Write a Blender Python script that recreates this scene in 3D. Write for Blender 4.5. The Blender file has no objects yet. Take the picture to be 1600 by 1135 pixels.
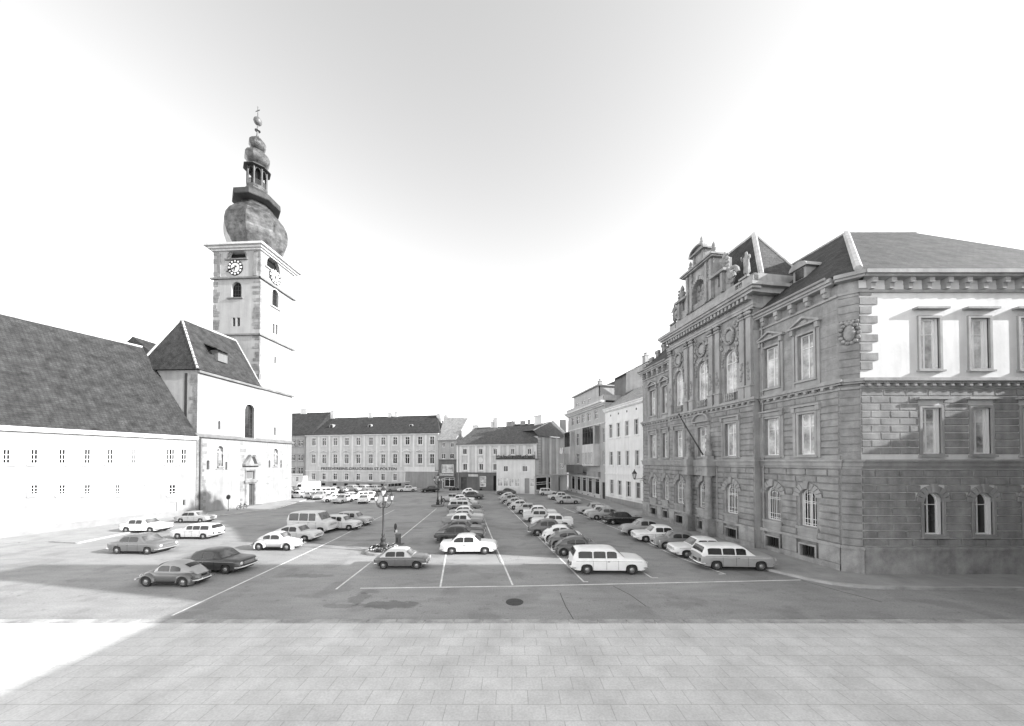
SUN=2.2; SKY=.15; SKD=0.4; EXPO=2.1
import bpy, math, random
from mathutils import Vector, Matrix
R=random.Random(7)
S=bpy.context.scene
COL=S.collection
PI=math.pi
# ---------------------------------------------------------------- camera model
F=540.0; CX=800.0; CAMH=6.8; PIT=math.radians(.9); CY=721-F*math.tan(PIT)
def ray(u,v):
    a=(u-CX)/F; b=-(v-CY)/F
    return (a, math.cos(PIT)-b*math.sin(PIT), math.sin(PIT)+b*math.cos(PIT))
def g(u,v,z=0.0):
    r=ray(u,v); t=(z-CAMH)/r[2]
    return (r[0]*t,r[1]*t)
def zat(u,v,x,y):                      # height over (x,y) seen on row v
    r=ray(u,v); return CAMH+r[2]*y/r[1]
# ---------------------------------------------------------------- frames
class Fr:
    """vertical plane: origin P on the ground, x along the wall (left to right seen from outside), y inward, z up"""
    def __init__(s,P,Q=None,d=None):
        s.P=P
        if d is None: d=(Q[0]-P[0],Q[1]-P[1]); 
        n=math.hypot(*d); s.L=n if Q else 0
        s.d=(d[0]/n,d[1]/n); s.n=(-s.d[1],s.d[0])
    def uv(s,u,v,y=0.0):
        r=ray(u,v); px=s.P[0]+s.n[0]*y; py=s.P[1]+s.n[1]*y; d=s.d
        det=-r[0]*d[1]+r[1]*d[0]
        t=(-px*d[1]+py*d[0])/det
        return (r[0]*t-px)*d[0]+(r[1]*t-py)*d[1], CAMH+r[2]*t
    def x(s,u,v=721,y=0.0): return s.uv(u,v,y)[0]
    def z(s,u,v,y=0.0): return s.uv(u,v,y)[1]
    def r(s,u0,u1,v0,v1,arch=0,y=0.0):
        um=(u0+u1)/2; vm=(v0+v1)/2
        return [s.uv(u0,vm,y)[0],s.uv(u1,vm,y)[0],s.uv(um,v1,y)[1],s.uv(um,v0,y)[1],arch]
    def w(s,x,y,z=0): return (s.P[0]+s.d[0]*x+s.n[0]*y, s.P[1]+s.d[1]*x+s.n[1]*y, z)
    def empty(s,name,label,cat,group=None):
        o=bpy.data.objects.new(name,None); COL.objects.link(o)
        o.location=(s.P[0],s.P[1],0); o.rotation_euler=(0,0,math.atan2(s.d[1],s.d[0]))
        o.empty_display_size=.5
        tag(o,label,cat,group); return o
def tag(o,label=None,cat=None,group=None,kind=None):
    if label: o['label']=label
    if cat: o['category']=cat
    if group: o['group']=group
    if kind: o['kind']=kind
    return o
def empty(name,loc,rz=0,label=None,cat=None,group=None):
    o=bpy.data.objects.new(name,None); COL.objects.link(o); o.location=loc; o.rotation_euler=(0,0,rz)
    return tag(o,label,cat,group)
# ---------------------------------------------------------------- materials
MATS={}
def M(name,v,rough=.8,var=.12,scale=3.0,bump=0.0,metal=0.0,spec=None,brick=None,streak=0.0,fine=0.0,flat=False):
    if name in MATS: return MATS[name]
    m=bpy.data.materials.new(name); m.use_nodes=True; nt=m.node_tree; N=nt.nodes; Lk=nt.links
    b=N['Principled BSDF']; b.inputs['Roughness'].default_value=rough; b.inputs['Metallic'].default_value=metal
    if spec is not None: b.inputs['Specular IOR Level'].default_value=spec
    tc=N.new('ShaderNodeTexCoord')
    if var>0:
        n1=N.new('ShaderNodeTexNoise'); n1.inputs['Scale'].default_value=scale*.35; n1.inputs['Detail'].default_value=8; n1.inputs['Roughness'].default_value=.65
        Lk.new(tc.outputs['Object'],n1.inputs['Vector'])
        mr=N.new('ShaderNodeMapRange'); mr.inputs[1].default_value=.3; mr.inputs[2].default_value=.7
        mr.inputs[3].default_value=max(v*(1-var*1.6),.002); mr.inputs[4].default_value=min(v*(1+var),.9)
        Lk.new(n1.outputs['Fac'],mr.inputs[0]); out=mr.outputs[0]
        if streak>0:
            mp=N.new('ShaderNodeMapping'); mp.inputs['Scale'].default_value=(1.3,1.3,.12)
            n2=N.new('ShaderNodeTexNoise'); n2.inputs['Scale'].default_value=1.6; n2.inputs['Detail'].default_value=6
            Lk.new(tc.outputs['Object'],mp.inputs[0]); Lk.new(mp.outputs[0],n2.inputs['Vector'])
            m2=N.new('ShaderNodeMapRange'); m2.inputs[1].default_value=.35; m2.inputs[2].default_value=.7; m2.inputs[3].default_value=1-streak; m2.inputs[4].default_value=1
            Lk.new(n2.outputs['Fac'],m2.inputs[0]); mu=N.new('ShaderNodeMath'); mu.operation='MULTIPLY'
            Lk.new(out,mu.inputs[0]); Lk.new(m2.outputs[0],mu.inputs[1]); out=mu.outputs[0]
        if fine>0:
            n3=N.new('ShaderNodeTexNoise'); n3.inputs['Scale'].default_value=scale*9; n3.inputs['Detail'].default_value=3
            Lk.new(tc.outputs['Object'],n3.inputs['Vector'])
            m3=N.new('ShaderNodeMapRange'); m3.inputs[1].default_value=.3; m3.inputs[2].default_value=.7; m3.inputs[3].default_value=1-fine; m3.inputs[4].default_value=1+fine
            Lk.new(n3.outputs['Fac'],m3.inputs[0]); mu=N.new('ShaderNodeMath'); mu.operation='MULTIPLY'
            Lk.new(out,mu.inputs[0]); Lk.new(m3.outputs[0],mu.inputs[1]); out=mu.outputs[0]
    else: out=None
    bsrc=None
    if brick:
        bw,bh,mort,dk=brick
        sx=N.new('ShaderNodeSeparateXYZ'); Lk.new(tc.outputs['Object'],sx.inputs[0])
        ad=N.new('ShaderNodeMath'); ad.operation='ADD'; Lk.new(sx.outputs[0],ad.inputs[0]); ad.inputs[1].default_value=0
        if not flat: Lk.new(sx.outputs[1],ad.inputs[1])
        cb=N.new('ShaderNodeCombineXYZ'); Lk.new(ad.outputs[0],cb.inputs[0]); Lk.new(sx.outputs[1 if flat else 2],cb.inputs[1])
        bt=N.new('ShaderNodeTexBrick'); bt.inputs['Scale'].default_value=1; bt.inputs['Mortar Size'].default_value=mort
        bt.inputs['Brick Width'].default_value=bw; bt.inputs['Row Height'].default_value=bh
        bt.inputs['Color1'].default_value=(1,1,1,1); bt.inputs['Color2'].default_value=(.94,.94,.94,1) if flat else (.72,.72,.72,1); bt.inputs['Mortar'].default_value=(dk,dk,dk,1)
        Lk.new(cb.outputs[0],bt.inputs['Vector'])
        bw_=N.new('ShaderNodeRGBToBW'); Lk.new(bt.outputs['Color'],bw_.inputs[0])
        mu=N.new('ShaderNodeMath'); mu.operation='MULTIPLY'; Lk.new(bw_.outputs[0],mu.inputs[0])
        if out: Lk.new(out,mu.inputs[1])
        else: mu.inputs[1].default_value=v
        out=mu.outputs[0]; bsrc=bt.outputs['Fac']
    if out: 
        cb2=N.new('ShaderNodeCombineColor'); 
        for i in range(3): Lk.new(out,cb2.inputs[i])
        Lk.new(cb2.outputs[0],b.inputs['Base Color'])
    else: b.inputs['Base Color'].default_value=(v,v,v,1)
    if bump>0:
        bp=N.new('ShaderNodeBump'); bp.inputs['Strength'].default_value=bump; bp.inputs['Distance'].default_value=.03
        nb=N.new('ShaderNodeTexNoise'); nb.inputs['Scale'].default_value=scale*4; nb.inputs['Detail'].default_value=5
        Lk.new(tc.outputs['Object'],nb.inputs['Vector'])
        if bsrc:
            sb=N.new('ShaderNodeMath'); sb.operation='SUBTRACT'; Lk.new(nb.outputs['Fac'],sb.inputs[0]); Lk.new(bsrc,sb.inputs[1]); Lk.new(sb.outputs[0],bp.inputs['Height'])
        else: Lk.new(nb.outputs['Fac'],bp.inputs['Height'])
        Lk.new(bp.outputs[0],b.inputs['Normal'])
    MATS[name]=m; return m
plaster_church=M('plaster_church',0.31,.9,.12,1.2,.3,streak=.2,fine=.03)
plaster_shade_side=M('plaster_shade_side',0.36,.9,.08,1.2,.3,streak=.16,fine=.04)  # church plaster toned apart for its shaded faces: shade put in the colour
plaster_white=M('plaster_white',0.75,.9,.07,1.5,.2,streak=.12)
plaster_light=M('plaster_light',0.6,.9,.09,1.5,.2,streak=.2)
plaster_mid=M('plaster_mid',0.42,.9,.10,1.5,.2,streak=.18)
plaster_grey=M('plaster_grey',0.32,.9,.1,1.5,.2,streak=.18)
plaster_dark=M('plaster_dark',0.16,.9,.15,1.5,.2,streak=.2)
stone_court=M('stone_court',0.32,.88,.24,3.4,.6,streak=.26,fine=.12)
stone_trim=M('stone_trim',0.37,.85,.14,2.5,.35,streak=.25,fine=.06)
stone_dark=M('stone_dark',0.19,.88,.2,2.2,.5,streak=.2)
stone_quoin=M('stone_quoin',0.22,.9,.35,2.4,.8,fine=.15)
stone_base=M('stone_base',0.38,.9,.25,3,.6,streak=.2,fine=.1)
carved=M('carved_stone',0.29,.85,.3,5,.9,fine=.2)
roof_tile=M('roof_tile',0.047,.85,.5,4,.9,brick=(.28,.22,.02,.5),fine=.2)
roof_tile2=M('roof_tile_pale',0.14,.85,.25,5,.8,brick=(.28,.2,.02,.55),fine=.2)
roof_slate=M('roof_slate',0.05,.75,.5,4,.9,brick=(.45,.3,.03,.6),fine=.25)
roof_pale=M('roof_pale',0.42,.85,.2,5,.7,brick=(.3,.25,.03,.6),fine=.15)
ridge_mat=M('ridge_tile',.5,.8,.2,5)
copper=M('copper_sheet',0.13,.4,.55,3.2,.6,metal=.35,brick=(.8,.55,.02,.72),fine=.2)
copper_dark=M('copper_dark',.05,.55,.35,2.2,.4,metal=.25)
gilt=M('gilded',.14,.5,.3,4,metal=.3)
glass=M('window_glass',.02,.14,.6,1.4)
glass_curtain=M('curtained_glass',0.65,.25,.55,2.6)
frame_white=M('frame_white',0.85,.6,.05,3)
frame_grey=M('frame_grey',.3,.6,.05,3)
metal_dark=M('dark_metal',.04,.5,.2,4)
zinc=M('zinc_sheet',.3,.5,.2,3,metal=.3)
zinc_light=M('zinc_pale',.5,.5,.15,3,metal=.2)
wood_door=M('wood_door',0.07,.7,.3,4)
wood_pale=M('wood_pale',.35,.7,.2,4)
black=M('black_face',.015,.9,0,spec=.1)
white_paint=M('white_paint',.75,.6,.04,3)
concrete=M('concrete',.33,.9,.15,2,.4,fine=.1)
leaf=M('leaf_green',.06,.7,.5,6)
leaf2=M('leaf_light',.11,.7,.5,6)
bark=M('bark',.08,.9,.3,6)
# ---------------------------------------------------------------- mesh builder
class MB:
    def __init__(s): s.v=[]; s.f=[]
    def quad(s,*p):
        n=len(s.v); s.v+= [tuple(q) for q in p]; s.f.append(tuple(range(n,n+len(p))))
    def box(s,x0,x1,y0,y1,z0,z1):
        n=len(s.v)
        if x1<x0: x0,x1=x1,x0
        if y1<y0: y0,y1=y1,y0
        if z1<z0: z0,z1=z1,z0
        s.v+=[(x,y,z) for z in (z0,z1) for y in (y0,y1) for x in (x0,x1)]
        s.f+=[(n+a,n+b,n+c,n+d) for a,b,c,d in ((0,2,3,1),(4,5,7,6),(0,1,5,4),(2,6,7,3),(0,4,6,2),(1,3,7,5))]
    def hexa(s,P):      # 8 points: bottom 4 ccw, top 4 ccw
        n=len(s.v); s.v+=[tuple(p) for p in P]
        s.f+=[tuple(n+i for i in q) for q in ((3,2,1,0),(4,5,6,7),(0,1,5,4),(1,2,6,5),(2,3,7,6),(3,0,4,7))]
    def prism(s,poly,y0,y1):    # poly in xz (ccw seen from -y), extruded over y
        n=len(s.v); k=len(poly)
        s.v+=[(p[0],y0,p[1]) for p in poly]+[(p[0],y1,p[1]) for p in poly]
        s.f.append(tuple(range(n,n+k))); s.f.append(tuple(range(n+2*k-1,n+k-1,-1)))
        for i in range(k):
            j=(i+1)%k; s.f.append((n+i,n+k+i,n+k+j,n+j))
    def prismx(s,poly,x0,x1):   # poly in yz, extruded over x
        n=len(s.v); k=len(poly)
        s.v+=[(x0,p[0],p[1]) for p in poly]+[(x1,p[0],p[1]) for p in poly]
        s.f.append(tuple(range(n+k-1,n-1,-1))); s.f.append(tuple(range(n+k,n+2*k)))
        for i in range(k):
            j=(i+1)%k; s.f.append((n+i,n+j,n+k+j,n+k+i))
    def prismz(s,poly,z0,z1):
        n=len(s.v); k=len(poly)
        s.v+=[(p[0],p[1],z0) for p in poly]+[(p[0],p[1],z1) for p in poly]
        s.f.append(tuple(range(n+k-1,n-1,-1))); s.f.append(tuple(range(n+k,n+2*k)))
        for i in range(k):
            j=(i+1)%k; s.f.append((n+i,n+j,n+k+j,n+k+i))
    def lathe(s,prof,c=(0,0),seg=12,ph=0.0,axis='z'):
        n=len(s.v)
        for r,z in prof:
            for i in range(seg):
                a=ph+2*PI*i/seg
                p=(c[0]+r*math.cos(a),c[1]+r*math.sin(a),z)
                if axis=='y': p=(c[0]+r*math.cos(a),z,c[1]+r*math.sin(a))
                s.v.append(p)
        for k in range(len(prof)-1):
            for i in range(seg):
                j=(i+1)%seg
                s.f.append((n+k*seg+i,n+k*seg+j,n+(k+1)*seg+j,n+(k+1)*seg+i))
        s.f.append(tuple(n+i for i in range(seg-1,-1,-1))); m=n+(len(prof)-1)*seg
        s.f.append(tuple(m+i for i in range(seg)))
    def tube(s,pts,r,seg=6):
        pts=[Vector(p) for p in pts]; rings=[]
        for i,p in enumerate(pts):
            t=(pts[min(i+1,len(pts)-1)]-pts[max(i-1,0)]).normalized()
            a=Vector((0,0,1)) if abs(t.z)<.9 else Vector((1,0,0))
            e=t.cross(a).normalized(); h=t.cross(e)
            rr=r[i] if isinstance(r,(list,tuple)) else r
            n=len(s.v); s.v+=[tuple(p+e*rr*math.cos(2*PI*k/seg)+h*rr*math.sin(2*PI*k/seg)) for k in range(seg)]; rings.append(n)
        for a,b in zip(rings,rings[1:]):
            for k in range(seg):
                j=(k+1)%seg; s.f.append((a+k,a+j,b+j,b+k))
        s.f.append(tuple(rings[0]+k for k in range(seg))); s.f.append(tuple(rings[-1]+k for k in range(seg-1,-1,-1)))
    def ball(s,c,r,sx=1,sy=1,sz=1,seg=10,ring=7):
        prof=[(max(math.sin(PI*k/ring),.02),-math.cos(PI*k/ring)) for k in range(ring+1)]
        n=len(s.v)
        for pr,pz in prof:
            for i in range(seg):
                a=2*PI*i/seg; s.v.append((c[0]+r*sx*pr*math.cos(a),c[1]+r*sy*pr*math.sin(a),c[2]+r*sz*pz))
        for k in range(ring):
            for i in range(seg):
                j=(i+1)%seg; s.f.append((n+k*seg+i,n+k*seg+j,n+(k+1)*seg+j,n+(k+1)*seg+i))
    def mesh(s,name,mat,smooth=None):
        me=bpy.data.meshes.new(name); me.from_pydata(s.v,[],s.f)
        me.validate()
        if mat: me.materials.append(mat)
        import bmesh
        bm=bmesh.new(); bm.from_mesh(me); bmesh.ops.recalc_face_normals(bm,faces=bm.faces); bm.to_mesh(me); bm.free()
        if smooth is not None:
            me.shade_smooth(); me.set_sharp_from_angle(angle=math.radians(smooth))
        me.update(); return me
    def build(s,name,mat,parent=None,smooth=None,label=None):
        me=s.mesh(name,mat,smooth)
        o=bpy.data.objects.new(name,me); COL.objects.link(o)
        if parent: o.parent=parent
        if label: o['label']=label
        return o
def one(par,name,mat,*q,B=None):
    m=(B or MB)(); m.box(*q); return m.build(name,mat,par)
def outline(op,t=0.0,n=7):
    xa,xb,za,zb,ar=op; xa+=t; xb-=t; za+=t; zb-=t
    if not ar: return [(xa,za),(xb,za),(xb,zb),(xa,zb)]
    h=(xb-xa)/2; rise=h*ar; c=(xa+xb)/2; zs=zb-rise
    p=[(xa,za),(xb,za)]
    for k in range(n+1):
        a=PI*k/n; p.append((c+h*math.cos(a),zs+rise*math.sin(a)))
    return p
def wall(mb,x0,x1,z0,z1,ops,y=0.0,rev=.25):
    xs=sorted(set([x0,x1]+[min(max(v,x0),x1) for o in ops for v in o[:2]])); zs=sorted(set([z0,z1]+[min(max(v,z0),z1) for o in ops for v in o[2:4]]))
    for a,b in zip(xs,xs[1:]):
        run=None
        for c,d in zip(zs,zs[1:]):
            mx=(a+b)/2; mz=(c+d)/2
            if any(o[0]<mx<o[1] and o[2]<mz<o[3] for o in ops): continue
            mb.quad((a,y,c),(b,y,c),(b,y,d),(a,y,d))
    for o in ops:
        p=outline(o); k=len(p)
        for i in range(k):
            q=p[(i+1)%k]; mb.quad((p[i][0],y,p[i][1]),(q[0],y,q[1]),(q[0],y+rev,q[1]),(p[i][0],y+rev,p[i][1]))
        if o[4]:
            arc=p[2:]; h=len(arc)//2
            mb.quad(*[(a,y,b) for a,b in ([(o[1],o[3])]+arc[:h+1][::1])])
            if len(arc)%2==0: mb.quad((arc[h-1][0],y,arc[h-1][1]),(o[1],y,o[3]),(o[0],y,o[3]),(arc[h][0],y,arc[h][1]))
            mb.quad(*[(a,y,b) for a,b in (arc[h:]+[(o[0],o[3])])])
def window(par,op,y=.22,cols=2,rows=(.62,),t=.07,fmat=None,gmat=None,bars=False,name='window',sur=None,sy=0.0,smat=None):
    fmat=fmat or frame_white; gmat=gmat or glass
    mb=MB(); a=outline(op,.0); b=outline(op,t); k=len(a); dp=.07
    for i in range(k):
        j=(i+1)%k
        A,B,Cc,D=a[i],a[j],b[j],b[i]
        mb.quad((A[0],y-dp,A[1]),(B[0],y-dp,B[1]),(Cc[0],y-dp,Cc[1]),(D[0],y-dp,D[1]))
        mb.quad((D[0],y-dp,D[1]),(Cc[0],y-dp,Cc[1]),(Cc[0],y,Cc[1]),(D[0],y,D[1]))
    w=op[1]-op[0]; h=op[3]-op[2]; tb=t*.6
    for c in range(1,cols):
        x=op[0]+w*c/cols; ztop=op[3]-t
        mb.box(x-tb/1.6,x+tb/1.6,y-dp*.9,y,op[2]+t,ztop)
    for r in rows:
        z=op[2]+h*r; mb.box(op[0]+t,op[1]-t,y-dp*.85,y,z-tb/2,z+tb/2)
    f=mb.build(name,fmat,par)
    p=MB(); q=outline(op,t*.5); p.prism(q,y-.01,y+.02); p.build('pane',gmat,f)
    if sur:
        q=MB(); surround(q,op,sur[0],sur[1],sy,sill=(len(sur)<3)); q.build('surround',smat or plaster_white,f)
    if bars:
        m=MB(); n=max(4,int(w/.16))
        for c in range(n+1):
            x=op[0]+.05+(w-.1)*c/n; d=abs(x-(op[0]+op[1])/2)/(w/2)
            zt=op[3]-(w/2)*(1-math.sqrt(max(0,1-d*d)))-.03 if op[4] else op[3]-.03
            m.box(x-.013,x+.013,y-.16,y-.135,op[2]+.03,zt)
        for r in (.08,.2,.62):
            m.box(op[0]+.03,op[1]-.03,y-.165,y-.14,op[2]+h*r-.015,op[2]+h*r+.015)
        if op[4]:
            c=(op[0]+op[1])/2; zs=op[3]-w/2
            for rr in (.18,.33): 
                m.tube([(c+rr*w*math.cos(PI*k/8),y-.15,zs+rr*w*math.sin(PI*k/8)) for k in range(9)],.014,4)
        m.build('window_grille',frame_white,f)
    return f
def surround(mb,op,w=.14,pr=.06,y=0.0,sill=True):
    a=outline(op,-w); b=outline(op,0); k=len(a)
    for i in range(k):
        j=(i+1)%k
        A,B,Cc,D=a[i],a[j],b[j],b[i]
        mb.quad((A[0],y-pr,A[1]),(B[0],y-pr,B[1]),(Cc[0],y-pr,Cc[1]),(D[0],y-pr,D[1]))
        mb.quad((A[0],y+.01,A[1]),(B[0],y+.01,B[1]),(B[0],y-pr,B[1]),(A[0],y-pr,A[1]))
        mb.quad((D[0],y-pr,D[1]),(Cc[0],y-pr,Cc[1]),(Cc[0],y+.05,Cc[1]),(D[0],y+.05,D[1]))
    if sill: mb.box(op[0]-w*1.5,op[1]+w*1.5,y-pr-.1,y+.04,op[2]-w-.05,op[2]-w+.05)
def text(body,size,par,loc,mat,name='lettering',ext=.02,rot=(PI/2,0,0),width=None):
    cu=bpy.data.curves.new(name,'FONT'); cu.body=body; cu.size=size; cu.extrude=ext; cu.align_x='CENTER'; cu.align_y='CENTER'; cu.resolution_u=2
    t=bpy.data.objects.new(name,cu); COL.objects.link(t)
    bpy.context.view_layer.update()
    me=bpy.data.meshes.new_from_object(t.evaluated_get(bpy.context.evaluated_depsgraph_get()))
    if width:
        xs=[v.co.x for v in me.vertices]; k=width/(max(xs)-min(xs))
        for v in me.vertices: v.co.x*=k
    bpy.data.objects.remove(t); me.materials.clear(); me.materials.append(mat)
    o=bpy.data.objects.new(name,me); COL.objects.link(o); o.parent=par; o.location=loc; o.rotation_euler=rot
    return o
def pediment(mb,xc,z,w,h,pr,seg=False,y=0.0):
    """raking cornice with tympanum over an opening"""
    mb.box(xc-w/2,xc+w/2,y-pr,y+.02,z,z+.12)
    if seg:
        n=8; o=[(xc+w/2*math.cos(PI*k/n),z+.12+h*math.sin(PI*k/n)) for k in range(n+1)]
        i=[(xc+(w/2-.16)*math.cos(PI*k/n),z+.12+(h-.14)*math.sin(PI*k/n)) for k in range(n+1)]
        for k in range(n): mb.prism([o[k],o[k+1],i[k+1],i[k]],y-pr,y+.02)
        mb.prism([(a,b) for a,b in i],y-pr*.35,y+.02)
    else:
        mb.prism([(xc-w/2,z+.12),(xc-w/2+.25,z+.12),(xc,z+h-.02),(xc,z+.12+h)],y-pr,y+.02)
        mb.prism([(xc+w/2-.25,z+.12),(xc+w/2,z+.12),(xc,z+.12+h),(xc,z+h-.02)],y-pr,y+.02)
        mb.prism([(xc-w/2+.2,z+.12),(xc+w/2-.2,z+.12),(xc,z+h)],y-pr*.35,y+.02)
def figure(name,loc,rz,h,mat,label,arm=0,group=None):
    """a standing draped stone figure: one continuous skinned body"""
    J=[(0,0,.53,.11),(0,-.01,.64,.10),(0,0,.78,.115),(0,0,.85,.05),(0,-.01,.93,.065),(0,-.01,.985,.04),
       (.06,0,.5,.075),(.07,-.04,.27,.06),(.065,0,.03,.045),(.07,-.07,.0,.035),
       (-.06,0,.5,.075),(-.05,.0,.27,.06),(-.06,.03,.03,.045),(-.07,-.05,.0,.035),
       (.13,0,.79,.045),(.19,-.03,.65,.035),(.14,-.12,.57,.03),
       (-.13,0,.79,.045),(-.2,.0,.66 if not arm else .70,.035),(-.13,-.12,.58 if not arm else .84,.028)]
    E=[(0,1),(1,2),(2,3),(3,4),(4,5),(0,6),(6,7),(7,8),(8,9),(0,10),(10,11),(11,12),(12,13),(2,14),(14,15),(15,16),(2,17),(17,18),(18,19)]
    me=bpy.data.meshes.new(name); me.from_pydata([(a*h,b*h,c*h) for a,b,c,r in J],E,[]); me.materials.append(mat)
    o=bpy.data.objects.new(name,me); COL.objects.link(o); o.location=loc; o.rotation_euler=(0,0,rz)
    sk=o.modifiers.new('Skin','SKIN'); sk.use_smooth_shade=True
    for sv,(a,b,c,r) in zip(me.skin_vertices[0].data,J): sv.radius=(r*h*.85,r*h*.8)
    me.skin_vertices[0].data[0].use_root=True
    o.modifiers.new('Subdivision','SUBSURF').levels=1; o.modifiers[-1].render_levels=1
    m=MB(); m.lathe([(.09*h,.16*h),(.115*h,.2*h),(.105*h,.38*h),(.095*h,.52*h),(.08*h,.56*h)],(0,.015*h),9); c=m.build('drapery',mat,o,50)
    m=MB(); m.box(-.2*h,.2*h,-.17*h,.17*h,-.06*h,.01*h); m.build('plinth',mat,o)
    return tag(o,label,'statue',group)
# ================================================================ COURTHOUSE
K=g(1316,895)                                    # near corner of the long front
dv=((720-CX)/F,1.0); C=Fr(K,d=(-dv[0],-dv[1]))   # local x: 0 at the near corner, negative going away
court=C.empty('courthouse','long grey stone courthouse with an ornate carved gable on the right','courthouse')
XF=C.x(1005)                       # far end
XR0,XR1=C.x(1046,600,-.6),C.x(1178,600,-.6)   # risalit
Z1a,Z1b=6.35,6.9; Z2a,Z2b=11.15,11.75; ZC=18.1; ZR=20.4; ZP=1.62
def col(u0,u1,y=0): return C.x(u0,721,y),C.x(u1,721,y)
wings=[(XR1,0.0,0.0,ZC),(XR0,XR1,-.6,ZR),(XF,XR0,0.0,ZC)]
G=(2.42,4.95); F1=(7.25,10.0); F2=(12.35,15.4); BS=(.42,1.18)
near=[col(1196.5,1219),col(1249.5,1275)]
mid_=[col(1056.5,1068,-.6),col(1091.5,1106.5,-.6),col(1134,1152,-.6)]
far_=[col(1017,1025.5),col(1036.5,1044)]
def ashlar(mb,x0,x1,z0,z1,ops,y,h=.46,L=1.25,pr=.055,gap=.035,arch_extra=.45,seed=3):
    rr=random.Random(seed); n=max(1,round((z1-z0)/h)); h=(z1-z0)/n
    for k in range(n):
        a=z0+k*h+gap/2; b=z0+(k+1)*h-gap/2; am=(a+b)/2
        cuts=[(x0,x1)]
        for o in ops:
            m=.17; top=o[3]+(arch_extra if o[4] else .42)
            if b<o[2]-.15 or a>top: continue
            lo,hi=o[0]-m,o[1]+m
            if o[4] and am>o[3]-(o[1]-o[0])/2:
                c=(lo+hi)/2; rad=(o[1]-o[0])/2+.5; dz=am-(o[3]-(o[1]-o[0])/2)
                if dz>=rad: continue
                w=math.sqrt(rad*rad-dz*dz); lo,hi=c-w,c+w
            nc=[]
            for s,e in cuts:
                if hi<=s or lo>=e: nc.append((s,e)); continue
                if lo>s: nc.append((s,lo))
                if hi<e: nc.append((hi,e))
            cuts=nc
        for s,e in cuts:
            if e-s<.12: continue
            m=max(1,round((e-s)/L)); off=0
            xs=[s+(e-s)*i/m for i in range(m+1)]
            if m>1 and k%2: xs=[s]+[x+(e-s)/m*.5 for x in xs[:-1]][0:m]+[e]
            for p,q in zip(xs,xs[1:]):
                if q-p<.08: continue
                p+=gap/2; q-=gap/2; c=.035; pp=pr*rr.uniform(.8,1.2)
                P0=[(p,y+.01,a),(q,y+.01,a),(q,y+.01,b),(p,y+.01,b)]; P1=[(p+c,y-pp,a+c),(q-c,y-pp,a+c),(q-c,y-pp,b-c),(p+c,y-pp,b-c)]
                mb.quad(*P1)
                for i in range(4):
                    j=(i+1)%4; mb.quad(P0[i],P0[j],P1[j],P1[i])
def voussoirs(mb,o,y,n=9,r1=.5,pr=.1):
    c=(o[0]+o[1])/2; r=(o[1]-o[0])/2; zs=o[3]-r*(o[4] or 1)
    for k in range(n):
        a0=PI*k/n+.025; a1=PI*(k+1)/n-.025
        key=(k==n//2); rr=r+r1*(1.25 if key else 1); p=pr*(1.9 if key else 1)
        mb.prism([(c+r*math.cos(a0),zs+r*math.sin(a0)),(c+rr*math.cos(a0),zs+rr*math.sin(a0)),(c+rr*math.cos(a1),zs+rr*math.sin(a1)),(c+r*math.cos(a1),zs+r*math.sin(a1))],y-p,y+.02)
def cornice(mb,x0,x1,y,z,steps,e0=0,e1=0):
    for a,b,p in steps: mb.box(x0-(p if e0 else 0),x1+(p if e1 else 0),y-p,y+.05,z+a,z+b)
allops={}
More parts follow.
